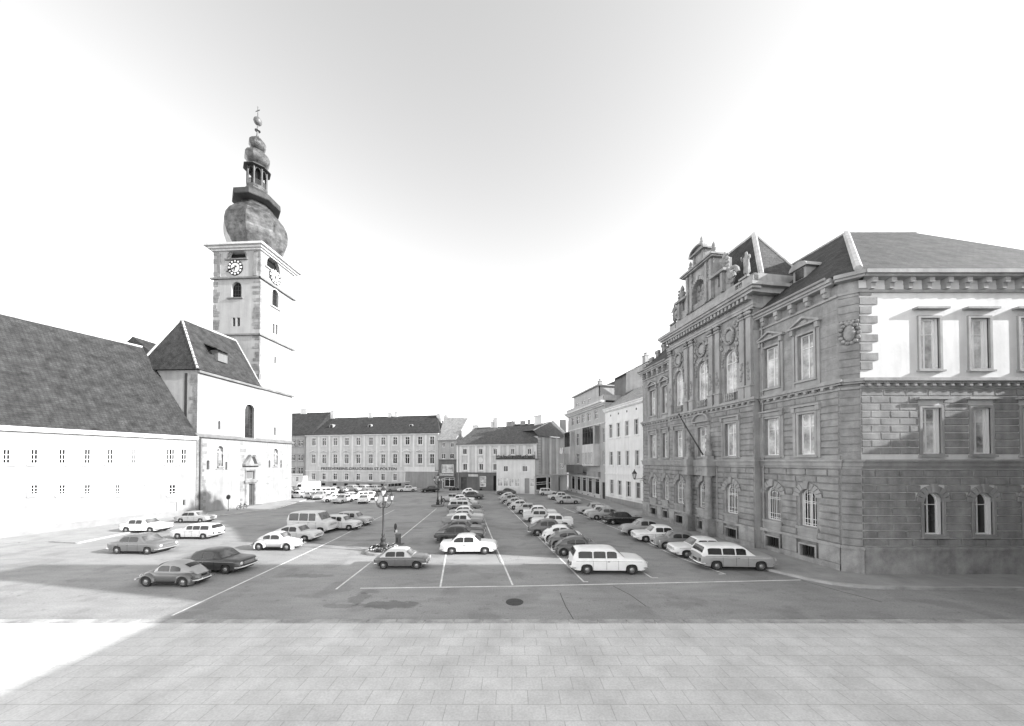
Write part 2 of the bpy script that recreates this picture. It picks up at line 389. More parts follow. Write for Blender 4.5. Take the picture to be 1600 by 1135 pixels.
for wi,(x0,x1,y,zt) in enumerate(wings):
    cols=[near,mid_,far_][wi]
    ops=[]; bas=[]
    for a,b in cols:
        w=b-a
        ops.append([a,b,*G,1]); ops.append([a,b,*F1,0]); 
        bas.append([a+.05,b-.05,*BS,0])
        ops.append([a-.05,b+.05,12.55,16.2,1] if wi==1 else [a,b,*F2,0])
    allops[wi]=(ops,bas,y)
    mb=MB(); wall(mb,x0,x1,0,zt,ops+bas,y,.34)
    ashlar(mb,x0+.02,x1-.02,ZP+.12,Z1a-.05,[o for o in ops if o[2]<3],y,.47,1.5,.09)
    ashlar(mb,x0+.02,x1-.02,Z1b+.3,Z2a-.02,[o for o in ops if 6<o[2]<9],y,.46,1.3,.06,seed=5)
    if wi!=1: ashlar(mb,x0+.02,x1-.02,Z2b+.75,16.9,[o for o in ops if o[2]>12],y,.72,1.9,.018,.02,seed=8)
    if wi==1:
        for xx in (x0,x1-.002): mb.quad((xx,y,0),(xx,.3,0),(xx,.3,zt),(xx,y,zt))
    mb.build('wall',stone_court,court)
    pl=MB(); wall(pl,x0-(.06 if wi==1 else 0),x1+(.06 if wi==1 else 0),0,.5,[[b[0]-.12,b[1]+.12,.3,2,0] for b in bas],y-.16,.2)
    xs=[x0]+[v for b in sorted(bas) for v in (b[0]-.22,b[1]+.22)]+[x1]
    for i in range(0,len(xs),2):
        if xs[i+1]-xs[i]>.1: pl.box(xs[i]+.03,xs[i+1]-.03,y-.13,y,.52,ZP-.12)
    pl.box(x0-.05,x1+.05,y-.2,y+.02,ZP-.1,ZP+.1)
    pl.build('plinth',stone_base,court)
    for b in bas: 
        f=window(court,b,y+.3,2,(),.06,metal_dark,name='basement_window',sur=(.12,.15,0),sy=y,smat=stone_base)
        m=MB()
        for k in range(6): xx=b[0]+(b[1]-b[0])*(k+.5)/6; m.box(xx-.015,xx+.015,y+.05,y+.08,b[2],b[3])
        m.build('window_grille',metal_dark,f)
    for o in ops:
        gr=o[2]<3
        wo=window(court,o,y+.3,2,(.7,) if not gr else (.66,),.07,frame_white,glass_curtain if o[2]>7 else glass,bars=gr)
        tr=MB()
        if o[2]<3: voussoirs(tr,o,y,9,.42,.11); tr.box(o[0]-.2,o[1]+.2,y-.2,y,o[2]-.2,o[2]-.02); tr.box(o[0]-.12,o[1]+.12,y-.13,y,ZP+.1,o[2]-.2)
        elif o[2]<9:
            surround(tr,o,.14,.1,y); tr.box(o[0]-.42,o[1]+.42,y-.28,y,o[3]+.48,o[3]+.6); tr.box(o[0]-.34,o[1]+.34,y-.13,y,o[3]+.17,o[3]+.46)
            for s in (-1,1):
                xx=(o[0]-.28) if s<0 else (o[1]+.28); tr.box(xx-.1,xx+.1,y-.12,y,o[2]-.2,o[3]+.2); tr.box(xx-.12,xx+.12,y-.24,y,o[3]+.15,o[3]+.48)
        elif wi!=1:
            surround(tr,o,.14,.1,y); pediment(tr,(o[0]+o[1])/2,o[3]+.52,o[1]-o[0]+1.15,.55,.34,y=y)
            for s in (-1,1):
                xx=(o[0]-.3) if s<0 else (o[1]+.3); tr.box(xx-.09,xx+.09,y-.1,y,Z2b+.1,o[3]+.2); tr.box(xx-.11,xx+.11,y-.26,y,o[3]+.15,o[3]+.52)
            tr.ball(((o[0]+o[1])/2,y-.14,o[3]+.78),.16,1.6,.6,1)
            tr.box(o[0]-.2,o[1]+.2,y-.07,y,Z2b+.12,o[2]-.2)
        else: voussoirs(tr,o,y,11,.2,.09); tr.box(o[0]-.1,o[1]+.1,y-.14,y,Z2b+.75,o[2]-.02)
        tr.build('surround',stone_trim,wo)
    cn=MB()
    cornice(cn,x0,x1,y,0,[(Z1a,Z1a+.14,.12),(Z1a+.14,Z1b-.12,.2),(Z1b-.12,Z1b,.32)],wi==1,wi!=2)
    cornice(cn,x0,x1,y,0,[(Z1b,Z1b+.25,.05)],0,0)
    cn.build('string_course',stone_trim,court); cn=MB()
    cornice(cn,x0,x1,y,0,[(Z2a,Z2a+.14,.1),(Z2a+.3,Z2a+.42,.24),(Z2a+.42,Z2b,.36),(Z2b,Z2b+.12,.1)],wi==1,wi!=2)
    n=int((x1-x0)/.55)
    for k in range(n): 
        xx=x0+(k+.5)*(x1-x0)/n; cn.box(xx-.09,xx+.09,y-.26,y,Z2a+.14,Z2a+.3)
    cn.build('string_course',stone_trim,court)
    cn=MB()
    if wi!=1:
        cornice(cn,x0,x1,y,0,[(16.95,17.1,.12),(17.72,17.86,.5),(17.86,ZC-.02,.62)],0,0)
        n=max(2,round((x1-x0)/1.12))
        for k in range(n):
            xx=x0+(k+.5)*(x1-x0)/n; cn.box(xx-.15,xx+.15,y-.42,y,17.42,17.72); cn.box(xx-.13,xx+.13,y-.28,y,17.1,17.42); cn.ball((xx,y-.3,17.25),.13,1,1,1.3,8,5)
    else:
        cornice(cn,x0,x1,y,0,[(18.75,18.95,.16),(18.95,19.1,.22)],1,1); cn.build('architrave',stone_trim,court); cn=MB()
        cornice(cn,x0,x1,y,0,[(19.75,19.95,.55),(19.95,20.15,.72),(20.15,ZR,.85)],1,1)
        for xx in (x0,x1): cn.box(xx-.05 if xx==x0 else xx-.8,xx+.8 if xx==x0 else xx+.05,y-.1,3,18.75,19.1)
        n=round((x1-x0)/.42)
        for k in range(n): xx=x0+(k+.5)*(x1-x0)/n; cn.box(xx-.11,xx+.11,y-.45,y,19.45,19.75)
        cn.box(x1,x1+.85,y+.0,3.2,20.15,ZR); cn.box(x1,x1+.5,y+.0,3.2,19.75,20.15); cn.box(x0-.85,x0,y,3.2,20.15,ZR)
        cn.quad((x1+.001,y,0),(x1+.001,.35,0),(x1+.001,.35,17),(x1+.001,y,17))
        cn.box(x0,x1-.01,0,3.0,ZC,ZR-.01)
    cn.build('cornice',stone_trim,court)
ry=-.6
# pilasters and relief panels of the tall storey
cx_=[(a+b)/2 for a,b in mid_]
px_=[XR0+.45,(cx_[0]+cx_[1])/2-.42,(cx_[0]+cx_[1])/2+.42,(cx_[1]+cx_[2])/2-.42,(cx_[1]+cx_[2])/2+.42,XR1-.95,XR1-.3]
for x in px_:
    pil=MB(); rel=MB()
    pil.box(x-.28,x+.28,ry-.3,ry,Z2b,Z2b+.9); pil.box(x-.34,x+.34,ry-.36,ry,Z2b+.9,Z2b+1.02)
    pil.box(x-.23,x+.23,ry-.2,ry,Z2b+1.02,18.1); pil.box(x-.3,x+.3,ry-.3,ry,18.1,18.22); pil.box(x-.36,x+.36,ry-.36,ry,18.62,18.74)
    rel.ball((x-.17,ry-.26,18.42),.15); rel.ball((x+.17,ry-.26,18.42),.15); rel.ball((x,ry-.25,18.45),.14,1,1,1.3)
    for k in range(5): rel.ball((x+R.uniform(-.1,.1),ry-.22,13.3+k*.3),.1,1.1,.7,1.5,7,5)
    pl_=pil.build('pilaster',stone_trim,court); rel.build('capital_ornament',carved,pl_,40)
for c in cx_:
    pil=MB(); rel=MB()
    # round wreath with garlands above each arch
    for k in range(20):
        a=2*PI*k/20; rel.ball((c+.62*math.cos(a)*.8,ry-.13,17.35+.66*math.sin(a)),.13,1,1,1,7,5)
    for k in range(26):
        s=R.choice((-1,1)); rel.ball((c+s*R.uniform(.55,1.0),ry-.07,R.uniform(16.3,18.5)),R.uniform(.07,.14),1,1,1.4,6,4)
    pil.lathe([(.42,ry-.1),(.44,ry-.02)],(c,17.35),16,axis='y')
    for s in (-1,1):
        for k in range(5): rel.ball((c+s*(.72+.03*k),ry-.08,16.1-.28*k),.09,1,1,1.5,6,4)
    pl_=pil.build('medallion',stone_trim,court); rel.build('relief_garland',carved,pl_,40); pil=MB()
    o=[c-.6,c+.6,Z2b+.12,Z2b+.78]
    for k in range(5):
        pil.lathe([(.05,o[2]),(.09,o[2]+.15),(.05,o[2]+.33),(.09,o[2]+.5),(.05,o[2]+.62)],(o[0]+.12+k*.24,ry-.16),8)
    pil.build('window_balusters',stone_trim,court)
# entrance: two engaged columns carrying a broken entablature, statues' pedestals and a segmental pediment window
ec=cx_[1]
m=MB()
for x in (ec-1.35,ec+1.35):
    q=MB(); q.box(x-.42,x+.42,ry-1.0,ry,0,.35); q.box(x-.36,x+.36,ry-.94,ry,.35,1.5); q.box(x-.42,x+.42,ry-1.0,ry,1.5,1.68)
    q.lathe([(.34,1.68),(.36,1.78),(.3,1.9),(.31,3.2),(.33,3.25),(.31,3.3),(.27,5.2),(.3,5.28),(.27,5.32),(.36,5.5)],(x,ry-.55),16)
    q.build('column',stone_court,court,40)
    m.box(x-.4,x+.4,ry-.98,ry,5.5,5.72); m.box(x-.36,x+.36,ry-.94,ry,5.72,6.36); m.box(x-.46,x+.46,ry-1.08,ry,6.36,6.98)
    m.box(x-.3,x+.3,ry-.85,ry-.2,6.98,7.25)
m.box(ec-.95,ec+.95,ry-.3,ry,5.5,6.34); m.box(ec-.95,ec+.95,ry-.42,ry,6.34,6.95)
pediment(m,ec,10.45,2.3,.75,.4,True,ry)
m.build('portal',stone_trim,court)
text('JUSTIZ',.42,court,(ec,ry-.31,5.95),carved,ext=.015)
m=MB()
for x in (ec-1.35,ec+1.35):
    m.lathe([(.28,7.25),(.34,7.5),(.2,7.9),(.26,8.3),(.16,8.8),(.2,9.0),(.1,9.25)],(x,ry-.5),10)
    for k in range(6): m.ball((x+R.uniform(-.25,.25),ry-.6,7.5+k*.3),.14,1,1,1.3,6,5)
m.build('portal_ornament',carved,court,50)
m=MB(); m.tube([(ec+.1,ry-.1,7.4),(ec+.2,ry-1.5,9.4),(ec+.3,ry-2.6,11.0)],[.07,.06,.04],8); m.ball((ec+.3,ry-2.65,11.1),.1); m.build('flagpole',wood_door,court)
for x,y in ((XR1+.28,-.14),(ec+1.9,ry-.14)):
    m=MB(); zt=17.6 if y>-.5 else 6.3
    m.tube([(x,y,.1),(x,y,zt-.1),(x,y+.0,zt)],.06,7); 
    for z in (1.4,4,6.2,9,12,15):
        if z<zt: m.box(x-.1,x+.1,y-.09,y+.1,z,z+.06)
    m.build('downpipe',zinc,court)
# balustrade and carved gable
gy=ry+.1
gx=lambda u,v: C.uv(u,v,gy)
gc=C.x(1097,450,gy)
b=MB()
b.box(XR0,XR1,gy,gy+.35,ZR,ZR+.22); b.box(XR0,XR1,gy,gy+.35,ZR+.95,ZR+1.12)
for x0,x1 in ((XR0,XR0+1.0),(XR1-1.1,XR1),(gc-4.0,gc+4.0)): b.box(x0,x1,gy-.05,gy+.4,ZR+.2,ZR+.97)
x=XR0+1.15
while x<XR1-1.2:
    if not gc-4.1<x<gc+4.1: b.lathe([(.06,ZR+.22),(.1,ZR+.4),(.05,ZR+.6),(.1,ZR+.78),(.06,ZR+.95)],(x,gy+.17),8)
    x+=.24
b.box(XR1-.35,XR1,gy,3.2,ZR,ZR+1.12); b.build('balustrade',stone_trim,court)
gz0=ZR+1.1
T1=C.z(1118,405,gy); T2=C.z(1128,434,gy); TT=C.z(1095,383,gy)
hw1=abs(C.x(1118,405,gy)-C.x(1072,434,gy))/2*.92; gc=(C.x(1118,405,gy)+C.x(1072,434,gy))/2
T1=(C.z(1118,405,gy)+C.z(1072,434,gy))/2
T2=T1-2.0; hw2=hw1+1.25
m=MB(); ao=[gc-.85,gc+.85,gz0+.5,T1-1.1,1]
wall(m,gc-hw1,gc+hw1,gz0,T1,[ao],gy-.1,.5)
for s in (-1,1):
    a,b_=sorted((gc+s*hw1,gc+s*hw2)); oo=[(a+b_)/2-.16,(a+b_)/2+.16,gz0+.7,gz0+2.1,0]
    wall(m,a,b_,gz0,T2,[oo],gy,.3)
    m.box(oo[0],oo[1],gy+.28,gy+.34,oo[2],oo[3])
[m.box(gc+s*(hw1-.07)-.06,gc+s*(hw1-.07)+.06,gy-.095,gy+.5,gz0,T1-.01) for s in (-1,1)]; [m.box(gc+s*(hw2-.07)-.06,gc+s*(hw2-.07)+.06,gy+.003,gy+.5,gz0,T2-.01) for s in (-1,1)]; m.box(gc-hw1,gc+hw1,gy+.42,gy+.9,gz0,T1-.02); m.box(gc-hw2,gc+hw2,gy+.32,gy+.85,gz0,T2-.02)
m.box(gc-hw1-.25,gc+hw1+.25,gy-.45,gy+.95,T1,T1+.14); m.box(gc-hw1-.38,gc+hw1+.38,gy-.6,gy+1.0,T1+.14,T1+.3)
for s in (-1,1):
    a,b_=sorted((gc+s*(hw1-.2),gc+s*(hw2+.3))); m.box(a,b_,gy-.4,gy+.9,T2,T2+.22)
    for q in (hw1-.25,hw1-.85,hw2-.15): m.box(gc+s*q-.14,gc+s*q+.14,gy-.26,gy,gz0,(T1 if q<hw1 else T2)-.02)
# top aedicule
hz=TT-T1-.3
m.box(gc-.75,gc+.75,gy-.1,gy+.6,T1+.3,TT-.75); 
for s in (-1,1): m.box(gc+s*.62-.12,gc+s*.62+.12,gy-.22,gy,T1+.3,TT-.75)
pediment(m,gc,TT-.75,2.1,.62,.45,True,gy)
m.box(gc-1.0,gc+1.0,gy-.02,gy+.75,TT-.75,TT-.6)
m.build('gable',stone_court,court)
v=MB(); voussoirs(v,ao,gy-.1,11,.32,.12)
for s in (-1,1):
    for k in range(5): v.box(gc+s*.95-.14,gc+s*.95+.14,gy-.24,gy-.1,gz0+.6+k*.6,gz0+.85+k*.6)
v.build('gable_arch',stone_trim,court)
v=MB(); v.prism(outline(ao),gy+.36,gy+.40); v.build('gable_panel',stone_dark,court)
def vase(mb,x,y,z,h): mb.lathe([(.2*h,z),(.2*h,z+.06*h),(.09*h,z+.12*h),(.13*h,z+.3*h),(.2*h,z+.5*h),(.1*h,z+.62*h),(.13*h,z+.7*h),(.1*h,z+.85*h),(.02,z+h)],(x,y),9)
o=MB(); vase(o,gc,gy+.2,TT-.05,1.0); o.build('urn',carved,court,50)
for s in (-1,1):
    o=MB(); vase(o,gc+s*(hw1-.3),gy+.2,T1+.3,1.35); o.build('urn',carved,court,50); o=MB(); vase(o,gc+s*(hw2-.2),gy+.2,T2+.22,1.7); o.build('obelisk',carved,court,50); o=MB()
    # volutes
    xc=gc+s*(hw2+.55); zc=gz0+1.0
    o.tube([(xc+s*.75*(1-k/22)*math.cos(k*.5),gy+.15,zc+.85*(1-k/22)*math.sin(k*.5)) for k in range(20)],.15,6)
    o.box(min(gc+s*hw2,xc),max(gc+s*hw2,xc),gy+.05,gy+.3,gz0,gz0+1.6); o.ball((xc,gy+.15,zc),.3)
    for k in range(5): o.ball((gc+s*(hw2+.2),gy+.1,gz0+1.8+k*.33),.2-.02*k)
    o.build('volute',carved,court,50)
o=MB()
for k in range(60):
    a=R.uniform(-.75,.75); z=R.uniform(gz0+.7,T1-1.5); o.ball((gc+a,gy+.3,z),R.uniform(.07,.17),1,.7,1.5,6,4)
o.build('gable_relief',carved,court,50)
o=MB()
for k in range(26):
    s=R.choice((-1,1)); o.ball((gc+s*R.uniform(.95,hw1-.3),gy-.12,R.uniform(T1-1.9,T1-.3)),R.uniform(.08,.15),1,.7,1.2,6,4)
o.build('gable_ornament',carved,court,50)
m=MB()
for k in range(7):     # stepped parapet of the far fire wall
    y0=.3+k*.85; m.box(XF-.35,XF+.25,y0,y0+.86,16.5,ZC+.75+k*.95); m.box(XF-.45,XF+.35,y0-.05,y0+.3,ZC+.75+k*.95,ZC+1.1+k*.95)
m.build('stepped_parapet',stone_court,court)
# roofs (built in the courthouse frame)
RIN=6.0
def w2l(fr,p):
    dx=p[0]-fr.P[0]; dy=p[1]-fr.P[1]; return (dx*fr.d[0]+dy*fr.d[1],dx*fr.n[0]+dy*fr.n[1],p[2])
def apex(u,v,xl):         # point at local x=xl seen at (u,v)
    r=ray(u,v); lo,hi=-2,30
    for _ in range(60):
        md=(lo+hi)/2; w=C.w(xl,md); 
        if w[0]/w[1] < r[0]/r[1]: lo=md
        else: hi=md
    w=C.w(xl,md); return (xl,md,zat(u,v,w[0],w[1]))
AP=apex(1322,364,-5.2); RZ=AP[2]; RY=AP[1]
PE=C.w(.83-.0,-.0)         # end wall frame starts just past the chamfer
E_=Fr((K[0]+.72,K[1]-.55),d=(1,0)); EW=16.0
e_r=w2l(C,E_.w(EW+.5,-.5,ZC)); e_l=w2l(C,E_.w(-.5,-.5,ZC))
def flare(mb,a,b,c,d):      # tiled slope with thickness
    mb.quad(a,b,c,d)
m=MB()
Re=(XF,RY,RZ); eaF=(XF,-.55,ZC); eaN=(-.1,-.6,ZC)
m.quad(eaF,eaN,e_l,AP,Re)
rr_=w2l(C,(E_.w(EW-4.5,0)[0],C.w(*AP[:2])[1],RZ))
m.quad(e_l,e_r,rr_,AP)
br=w2l(C,(E_.w(EW+.5,0)[0],C.w(*AP[:2])[1]+RY,ZC)); m.quad(e_r,br,rr_)
inn=(AP[0]-RY-.3,RY*2,ZC); m.quad(rr_,br,inn,AP); m.quad(AP,inn,(XF,RY*2,ZC),Re); m.quad(Re,(XF,RY*2,ZC),eaF)
m.build('roof',roof_slate,court)
m=MB()
def capline(mb,a,b,r=.16): mb.tube([a,b],r,6)
capline(m,AP,Vector(e_l)+Vector((0,0,.05)),.2); capline(m,AP,Re,.12); capline(m,AP,rr_,.12); m.build('ridge_tiles',ridge_mat,court)
m=MB(); m.tube([(XR1+.1,-.72,ZC+.02),(-.2,-.72,ZC+.02)],.09,7); m.tube([(XF,-.72,ZC+.02),(XR0-.6,-.72,ZC+.02)],.09,7); m.build('gutter',zinc,court)
# pavilion roof behind the gable
A2=apex(1178,366,XR1-3.9); A3=(XR0+3.6,A2[1],A2[2]); bx0,bx1,by0,by1=XR0+.2,XR1-.25,.6,A2[1]*2-.6; bz=ZR+.2
m=MB(); m.quad((bx0,by0,bz),(bx1,by0,bz),A2,A3); m.quad((bx1,by0,bz),(bx1,by1,bz),A2); m.quad((bx1,by1,bz),(bx0,by1,bz),A3,A2); m.quad((bx0,by1,bz),(bx0,by0,bz),A3)
m.box(bx0+.1,bx1-.1,by0+.1,by1-.1,ZC-.5,bz)
m.build('pavilion_roof',roof_slate,court)
m=MB(); capline(m,A2,(bx1,by0,bz),.2); capline(m,A2,A3,.12); capline(m,A2,(bx1,by1,bz),.1); m.box(gc+hw1-.6,gc+hw1+.7,gy+.8,A2[1]-2.6,ZR,T1-.3); m.build('ridge_tiles',ridge_mat,court)
# dormer on the near wing
dx,dz=C.uv(1253,427,2.2); m=MB(); m.box(dx-.5,dx+.5,2.0,4.2,dz-.7,dz+.3); m.prism([(dx+.7*math.cos(PI*k/8),dz+.28+.5*math.sin(PI*k/8)) for k in range(9)],1.8,4.4)
dm=m.build('dormer',zinc,court); m=MB(); m.box(dx-.3,dx+.3,1.96,2.05,dz-.5,dz+.2); m.build('pane',glass,dm)
# end wall facing the viewer, chamfered corner, back walls
EM=[]
eo=[]
for x in (3.6,6.6,9.6,12.6):
    eo+= [[x,x+1.15,*G,1],[x,x+1.15,*F1,0],[x,x+1.15,*F2,0]]
esub=bpy.data.objects.new('end_wing',None)
def L(p): return w2l(C,p)
# separate local frame for the end wing: a child empty would be a second level, so vertices are mapped into the courthouse frame
class EB(MB):
    def build(s,name,mat,parent=None,smooth=None,label=None):
        s.v=[w2l(C,E_.w(*p)) for p in s.v]; return MBx.build(s,name,mat,parent,smooth,label)
bpy.data.objects.remove(esub)
MBx=MB
m=EB(); wall(m,0,EW,0,ZC,eo,0,.34); m.build('wall',plaster_white,court)
m=EB(); ashlar(m,.0,EW,ZP+.12,Z1a-.05,[o for o in eo if o[2]<3],0,.47,1.5,.09,seed=11)
ashlar(m,0,EW,Z1b+.3,Z2a-.02,[o for o in eo if 6<o[2]<9],0,.46,1.3,.06,seed=12)
for k in range(9): m.box(0,1.05 if k%2 else .7,-.07,.02,Z2b+.55+k*.56,Z2b+.98+k*.56)
m.build('rusticated_block',stone_court,court)
m=EB(); m.box(0,EW+.2,-.2,.02,ZP-.1,ZP+.1); m.box(0,EW+.1,-.14,.02,0,ZP-.1); m.build('plinth',stone_base,court)
m=EB()
for a,b,p in [(Z1a,Z1a+.14,.12),(Z1a+.14,Z1b-.12,.2),(Z1b-.12,Z1b,.32),(Z2a,Z2a+.14,.1),(Z2a+.3,Z2a+.42,.24),(Z2a+.42,Z2b,.36),(16.95,17.1,.12),(17.72,17.86,.5),(17.86,ZC-.02,.62)]:
    m.box(-.1,EW+p,-p,.02,a,b)
for k in range(14): xx=.6+k*1.12; m.box(xx-.15,xx+.15,-.42,0,17.42,17.72); m.box(xx-.13,xx+.13,-.28,0,17.1,17.42)
for k in range(29): xx=.3+k*.55; m.box(xx-.09,xx+.09,-.26,0,Z2a+.14,Z2a+.3)
for o_ in eo:
    if o_[2]<3: voussoirs(m,o_,0,9,.42,.11)
    else: m.box(o_[0]-.4,o_[1]+.4,-.3,0,o_[3]+.48,o_[3]+.6)
m.build('cornice',stone_trim,court)
MB=EB
for o_ in eo: window(court,o_,.3,2,(.7,),.07,frame_white,glass_curtain if o_[2]>7 else glass,sur=(.14,.1),smat=stone_trim)
MB=MBx
k1=(0,0); k2=L(E_.w(0,0))[:2]
m=MB(); n_=Vector((k2[1]-k1[1],-(k2[0]-k1[0]))).normalized()
def cham(mb,off,z0,z1,ex=.0):
    t=Vector((k2[0]-k1[0],k2[1]-k1[1])).normalized()
    a=Vector(k1)-t*ex+n_*off; b=Vector(k2)+t*ex+n_*off; c=Vector(k2)+t*ex-n_*.3; d=Vector(k1)-t*ex-n_*.3
    mb.prismz([tuple(a),tuple(b),tuple(c),tuple(d)],z0,z1)
if (Vector(k1)+n_-Vector((-3,5))).length<(Vector(k1)-n_-Vector((-3,5))).length: n_=-n_
k=0; z=ZP+.1
while z<ZC-1.2:
    if not any(abs(z-q)<.4 for q in (6.5,11.3)): cham(m,.10 if z<6 else .05,z+.02,z+.42)
    z+=.47
cham(m,0,0,ZC-.02); m.build('corner_pier',stone_court,court)
m=MB(); cham(m,.16,0,ZP-.1,.05); cham(m,.22,ZP-.1,ZP+.1,.08); m.build('plinth',stone_base,court); m=MB()
for a,b,p in [(Z1a,Z1a+.14,.12),(Z1a+.14,Z1b-.12,.2),(Z1b-.12,Z1b,.32)]: cham(m,p,a,b,p*.4)
m.build('corner_moulding',stone_trim,court); m=MB()
for a,b,p in [(Z2a,Z2a+.14,.1),(Z2a+.3,Z2a+.42,.24),(Z2a+.42,Z2b,.36)]: cham(m,p,a,b,p*.4)
m.build('corner_moulding',stone_trim,court); m=MB()
for a,b,p in [(16.95,17.1,.12),(17.72,17.86,.5),(17.86,ZC-.02,.62)]: cham(m,p,a,b,p*.4)
m.build('corner_moulding',stone_trim,court)
m=MB(); cxy=(Vector(k1)+Vector(k2))/2+n_*.1; m.ball((cxy.x,cxy.y,14.55),.4,.7,.7,1.25,12,9)
for k in range(14):
    a=2*PI*k/14; t=Vector((k2[0]-k1[0],k2[1]-k1[1])).normalized(); q=cxy+t*.42*math.cos(a); m.ball((q.x,q.y,14.55+.6*math.sin(a)),.12)
for k in range(5): q=cxy+t*(k-2)*.17; m.ball((q.x,q.y,15.25),.1)
m.build('coat_of_arms',carved,court,50)
# back and far walls
bk=[L(E_.w(EW,0)),L(E_.w(EW,10)),(AP[0]-RY,RY*2-.6,0),(XF+.01,RY*2-.6,0),(XF+.01,0,0)]
m=MB()
for a,b in zip(bk,bk[1:]): m.quad((a[0],a[1],0),(b[0],b[1],0),(b[0],b[1],ZC),(a[0],a[1],ZC))
m.build('back_wall',stone_court,court)
# statues on the parapet (things of their own)
wl=C.w(XR1-.9,gy+.2); figure('statue',(wl[0],wl[1],ZR+1.2),math.atan2(C.d[1],C.d[0]),2.15,carved,'weathered stone figure with a raised arm on the near end of the courthouse parapet',1,'parapet statues')
wl=C.w(XR0+.6,gy+.2); figure('statue',(wl[0],wl[1],ZR+1.2),math.atan2(C.d[1],C.d[0]),2.15,stone_dark,'dark stone figure standing straight on the far end of the courthouse parapet',0,'parapet statues')
# ================================================================ wall lantern
wl=C.w(XF+.55,-.05); lan=empty('wall_lantern',(wl[0],wl[1],4.55),math.atan2(C.d[1],C.d[0]),'black wrought iron lantern on a scrolled bracket at the far corner of the courthouse','lantern')
def lantern(mb_dark,mb_glass,c,s=1.0):
    x,y,z=c
    mb_glass.lathe([(.10*s,z),(.19*s,z+.42*s)],(x,y),6)
    mb_dark.lathe([(.24*s,z+.42*s),(.22*s,z+.47*s),(.07*s,z+.68*s),(.05*s,z+.74*s),(.02*s,z+.85*s)],(x,y),6)
    mb_dark.lathe([(.03*s,z-.12*s),(.11*s,z)],(x,y),6)
    for k in range(6):
        a=2*PI*k/6; mb_dark.tube([(x+.1*s*math.cos(a),y+.1*s*math.sin(a),z),(x+.2*s*math.cos(a),y+.2*s*math.sin(a),z+.42*s)],.012*s,4)
a=MB(); b=MB(); a.tube([(0,0,0),(0,-.9,.05),(0,-1.45,0)],.035,6)
a.tube([(0,-.1,-.5),(0,-.35,-.15),(0,-.7,-.2),(0,-.65,-.4),(0,-.5,-.35)],.025,6); a.tube([(0,-.05,.3),(0,-.3,.3),(0,-.4,.1),(0,-.6,.05)],.025,6); a.box(-.08,.08,-.04,.03,-.6,.4)
lantern(a,b,(0,-1.45,.12),1.35); a.build('bracket',metal_dark,lan); b.build('lamp_glass',glass_curtain,lan)
# ================================================================ houses beyond the courthouse (right side)
def body(mb,L,D,z1,z0=0,back=True,x0=0):
    mb.quad((x0,0,z0),(x0,D,z0),(x0,D,z1),(x0,0,z1)); mb.quad((L,0,z0),(L,0,z1),(L,D,z1),(L,D,z0))
    if back: mb.quad((L,D,z0),(L,D,z1),(x0,D,z1),(x0,D,z0))
def gable_roof(mb,x0,x1,y0,y1,ze,zr,h0=0,h1=0,ov=.0,th=.12):
    """pitched roof, ridge along x; h0/h1 hip insets"""
    ym=(y0+y1)/2; a=(x0-ov,y0,ze); b=(x1+ov,y0,ze); c=(x1+ov,y1,ze); d=(x0-ov,y1,ze); r0=(x0-ov*(0 if h0 else 1)+h0,ym,zr); r1=(x1+ov*(0 if h1 else 1)-h1,ym,zr)
    mb.quad(a,b,r1,r0); mb.quad(c,d,r0,r1); mb.quad(b,c,r1); mb.quad(d,a,r0)
    mb.box(x0-ov,x1+ov,y0,y0+.12,ze-.16,ze+.0)
def chimney(par,x,y,z0,z1,w=.9,d=.6,mat=None,pots=2,name='chimney'):
    m=MB(); m.box(x-w/2,x+w/2,y-d/2,y+d/2,z0,z1); m.box(x-w/2-.08,x+w/2+.08,y-d/2-.08,y+d/2+.08,z1,z1+.14)
    for k in range(pots):
        px=x-w/2+w*(k+.5)/pots; m.lathe([(.13,z1+.14),(.1,z1+.5)],(px,y),8); m.box(px-.2,px+.2,y-.2,y+.2,z1+.55,z1+.6); m.box(px-.03,px+.03,y-.03,y+.03,z1+.45,z1+.56)
    return m.build(name,mat or plaster_white,par)
W_=Fr(g(946,782),g(1006.5,796)); wh=W_.empty('townhouse','plain white townhouse between the courthouse and the tall balconied block','house')
rows=[([(952.2,957),(964.3,969),(977.5,982.4),(991.7,997.8)],[(663.5,685.5),(660.8,683.8),(658,681),(654.8,679)]),
      ([(952.7,957.7),(965,970),(978,983),(992.8,998.5)],[(705.5,727),(705,727),(704.5,727.6),(703.7,728.5)]),
      ([(953.3,958.5),(965.5,971),(978.8,985.3),(993.5,1000.5)],[(749.6,772.2),(750.8,774),(752.4,776.6),(754,780.5)])]
ops=[]
for us,vs in rows:
    zz=W_.r(*us[2],*vs[2])
    for (a,b) in us: ops.append([W_.x(a),W_.x(b),zz[2],zz[3],0])
LW=W_.L; ze=W_.z(1004,624)
m=MB(); wall(m,0,LW+.6,0,ze,ops,0,.2); body(m,LW+.6,9,ze); m.build('wall',plaster_white,wh)
m=MB(); m.box(0,LW+.6,-.08,.01,0,W_.z(1006,779)*.0+.75); m.build('plinth',plaster_grey,wh)
m=MB()
zb=W_.z(980,742); m.box(0,LW+.6,-.1,.01,zb-.12,zb+.12); m.box(-.1,LW+.6,-.3,.02,ze-.3,ze); m.box(-.15,LW+.6,-.45,.02,ze,ze+.15)
n=22
for k in range(n): xx=(k+.5)*LW/n; m.box(xx-.1,xx+.1,-.25,0,ze-.5,ze-.3)
m.build('cornice',plaster_white,wh)
for k in range(4): xx=(ops[k][0]+ops[k][1])/2; one(wh,'vent',black,xx-.13,xx+.13,-.02,.02,ze-1.3,ze-1.0)
for o in ops: window(wh,o,.18,2,(.7,),.06,sur=(.16,.05))
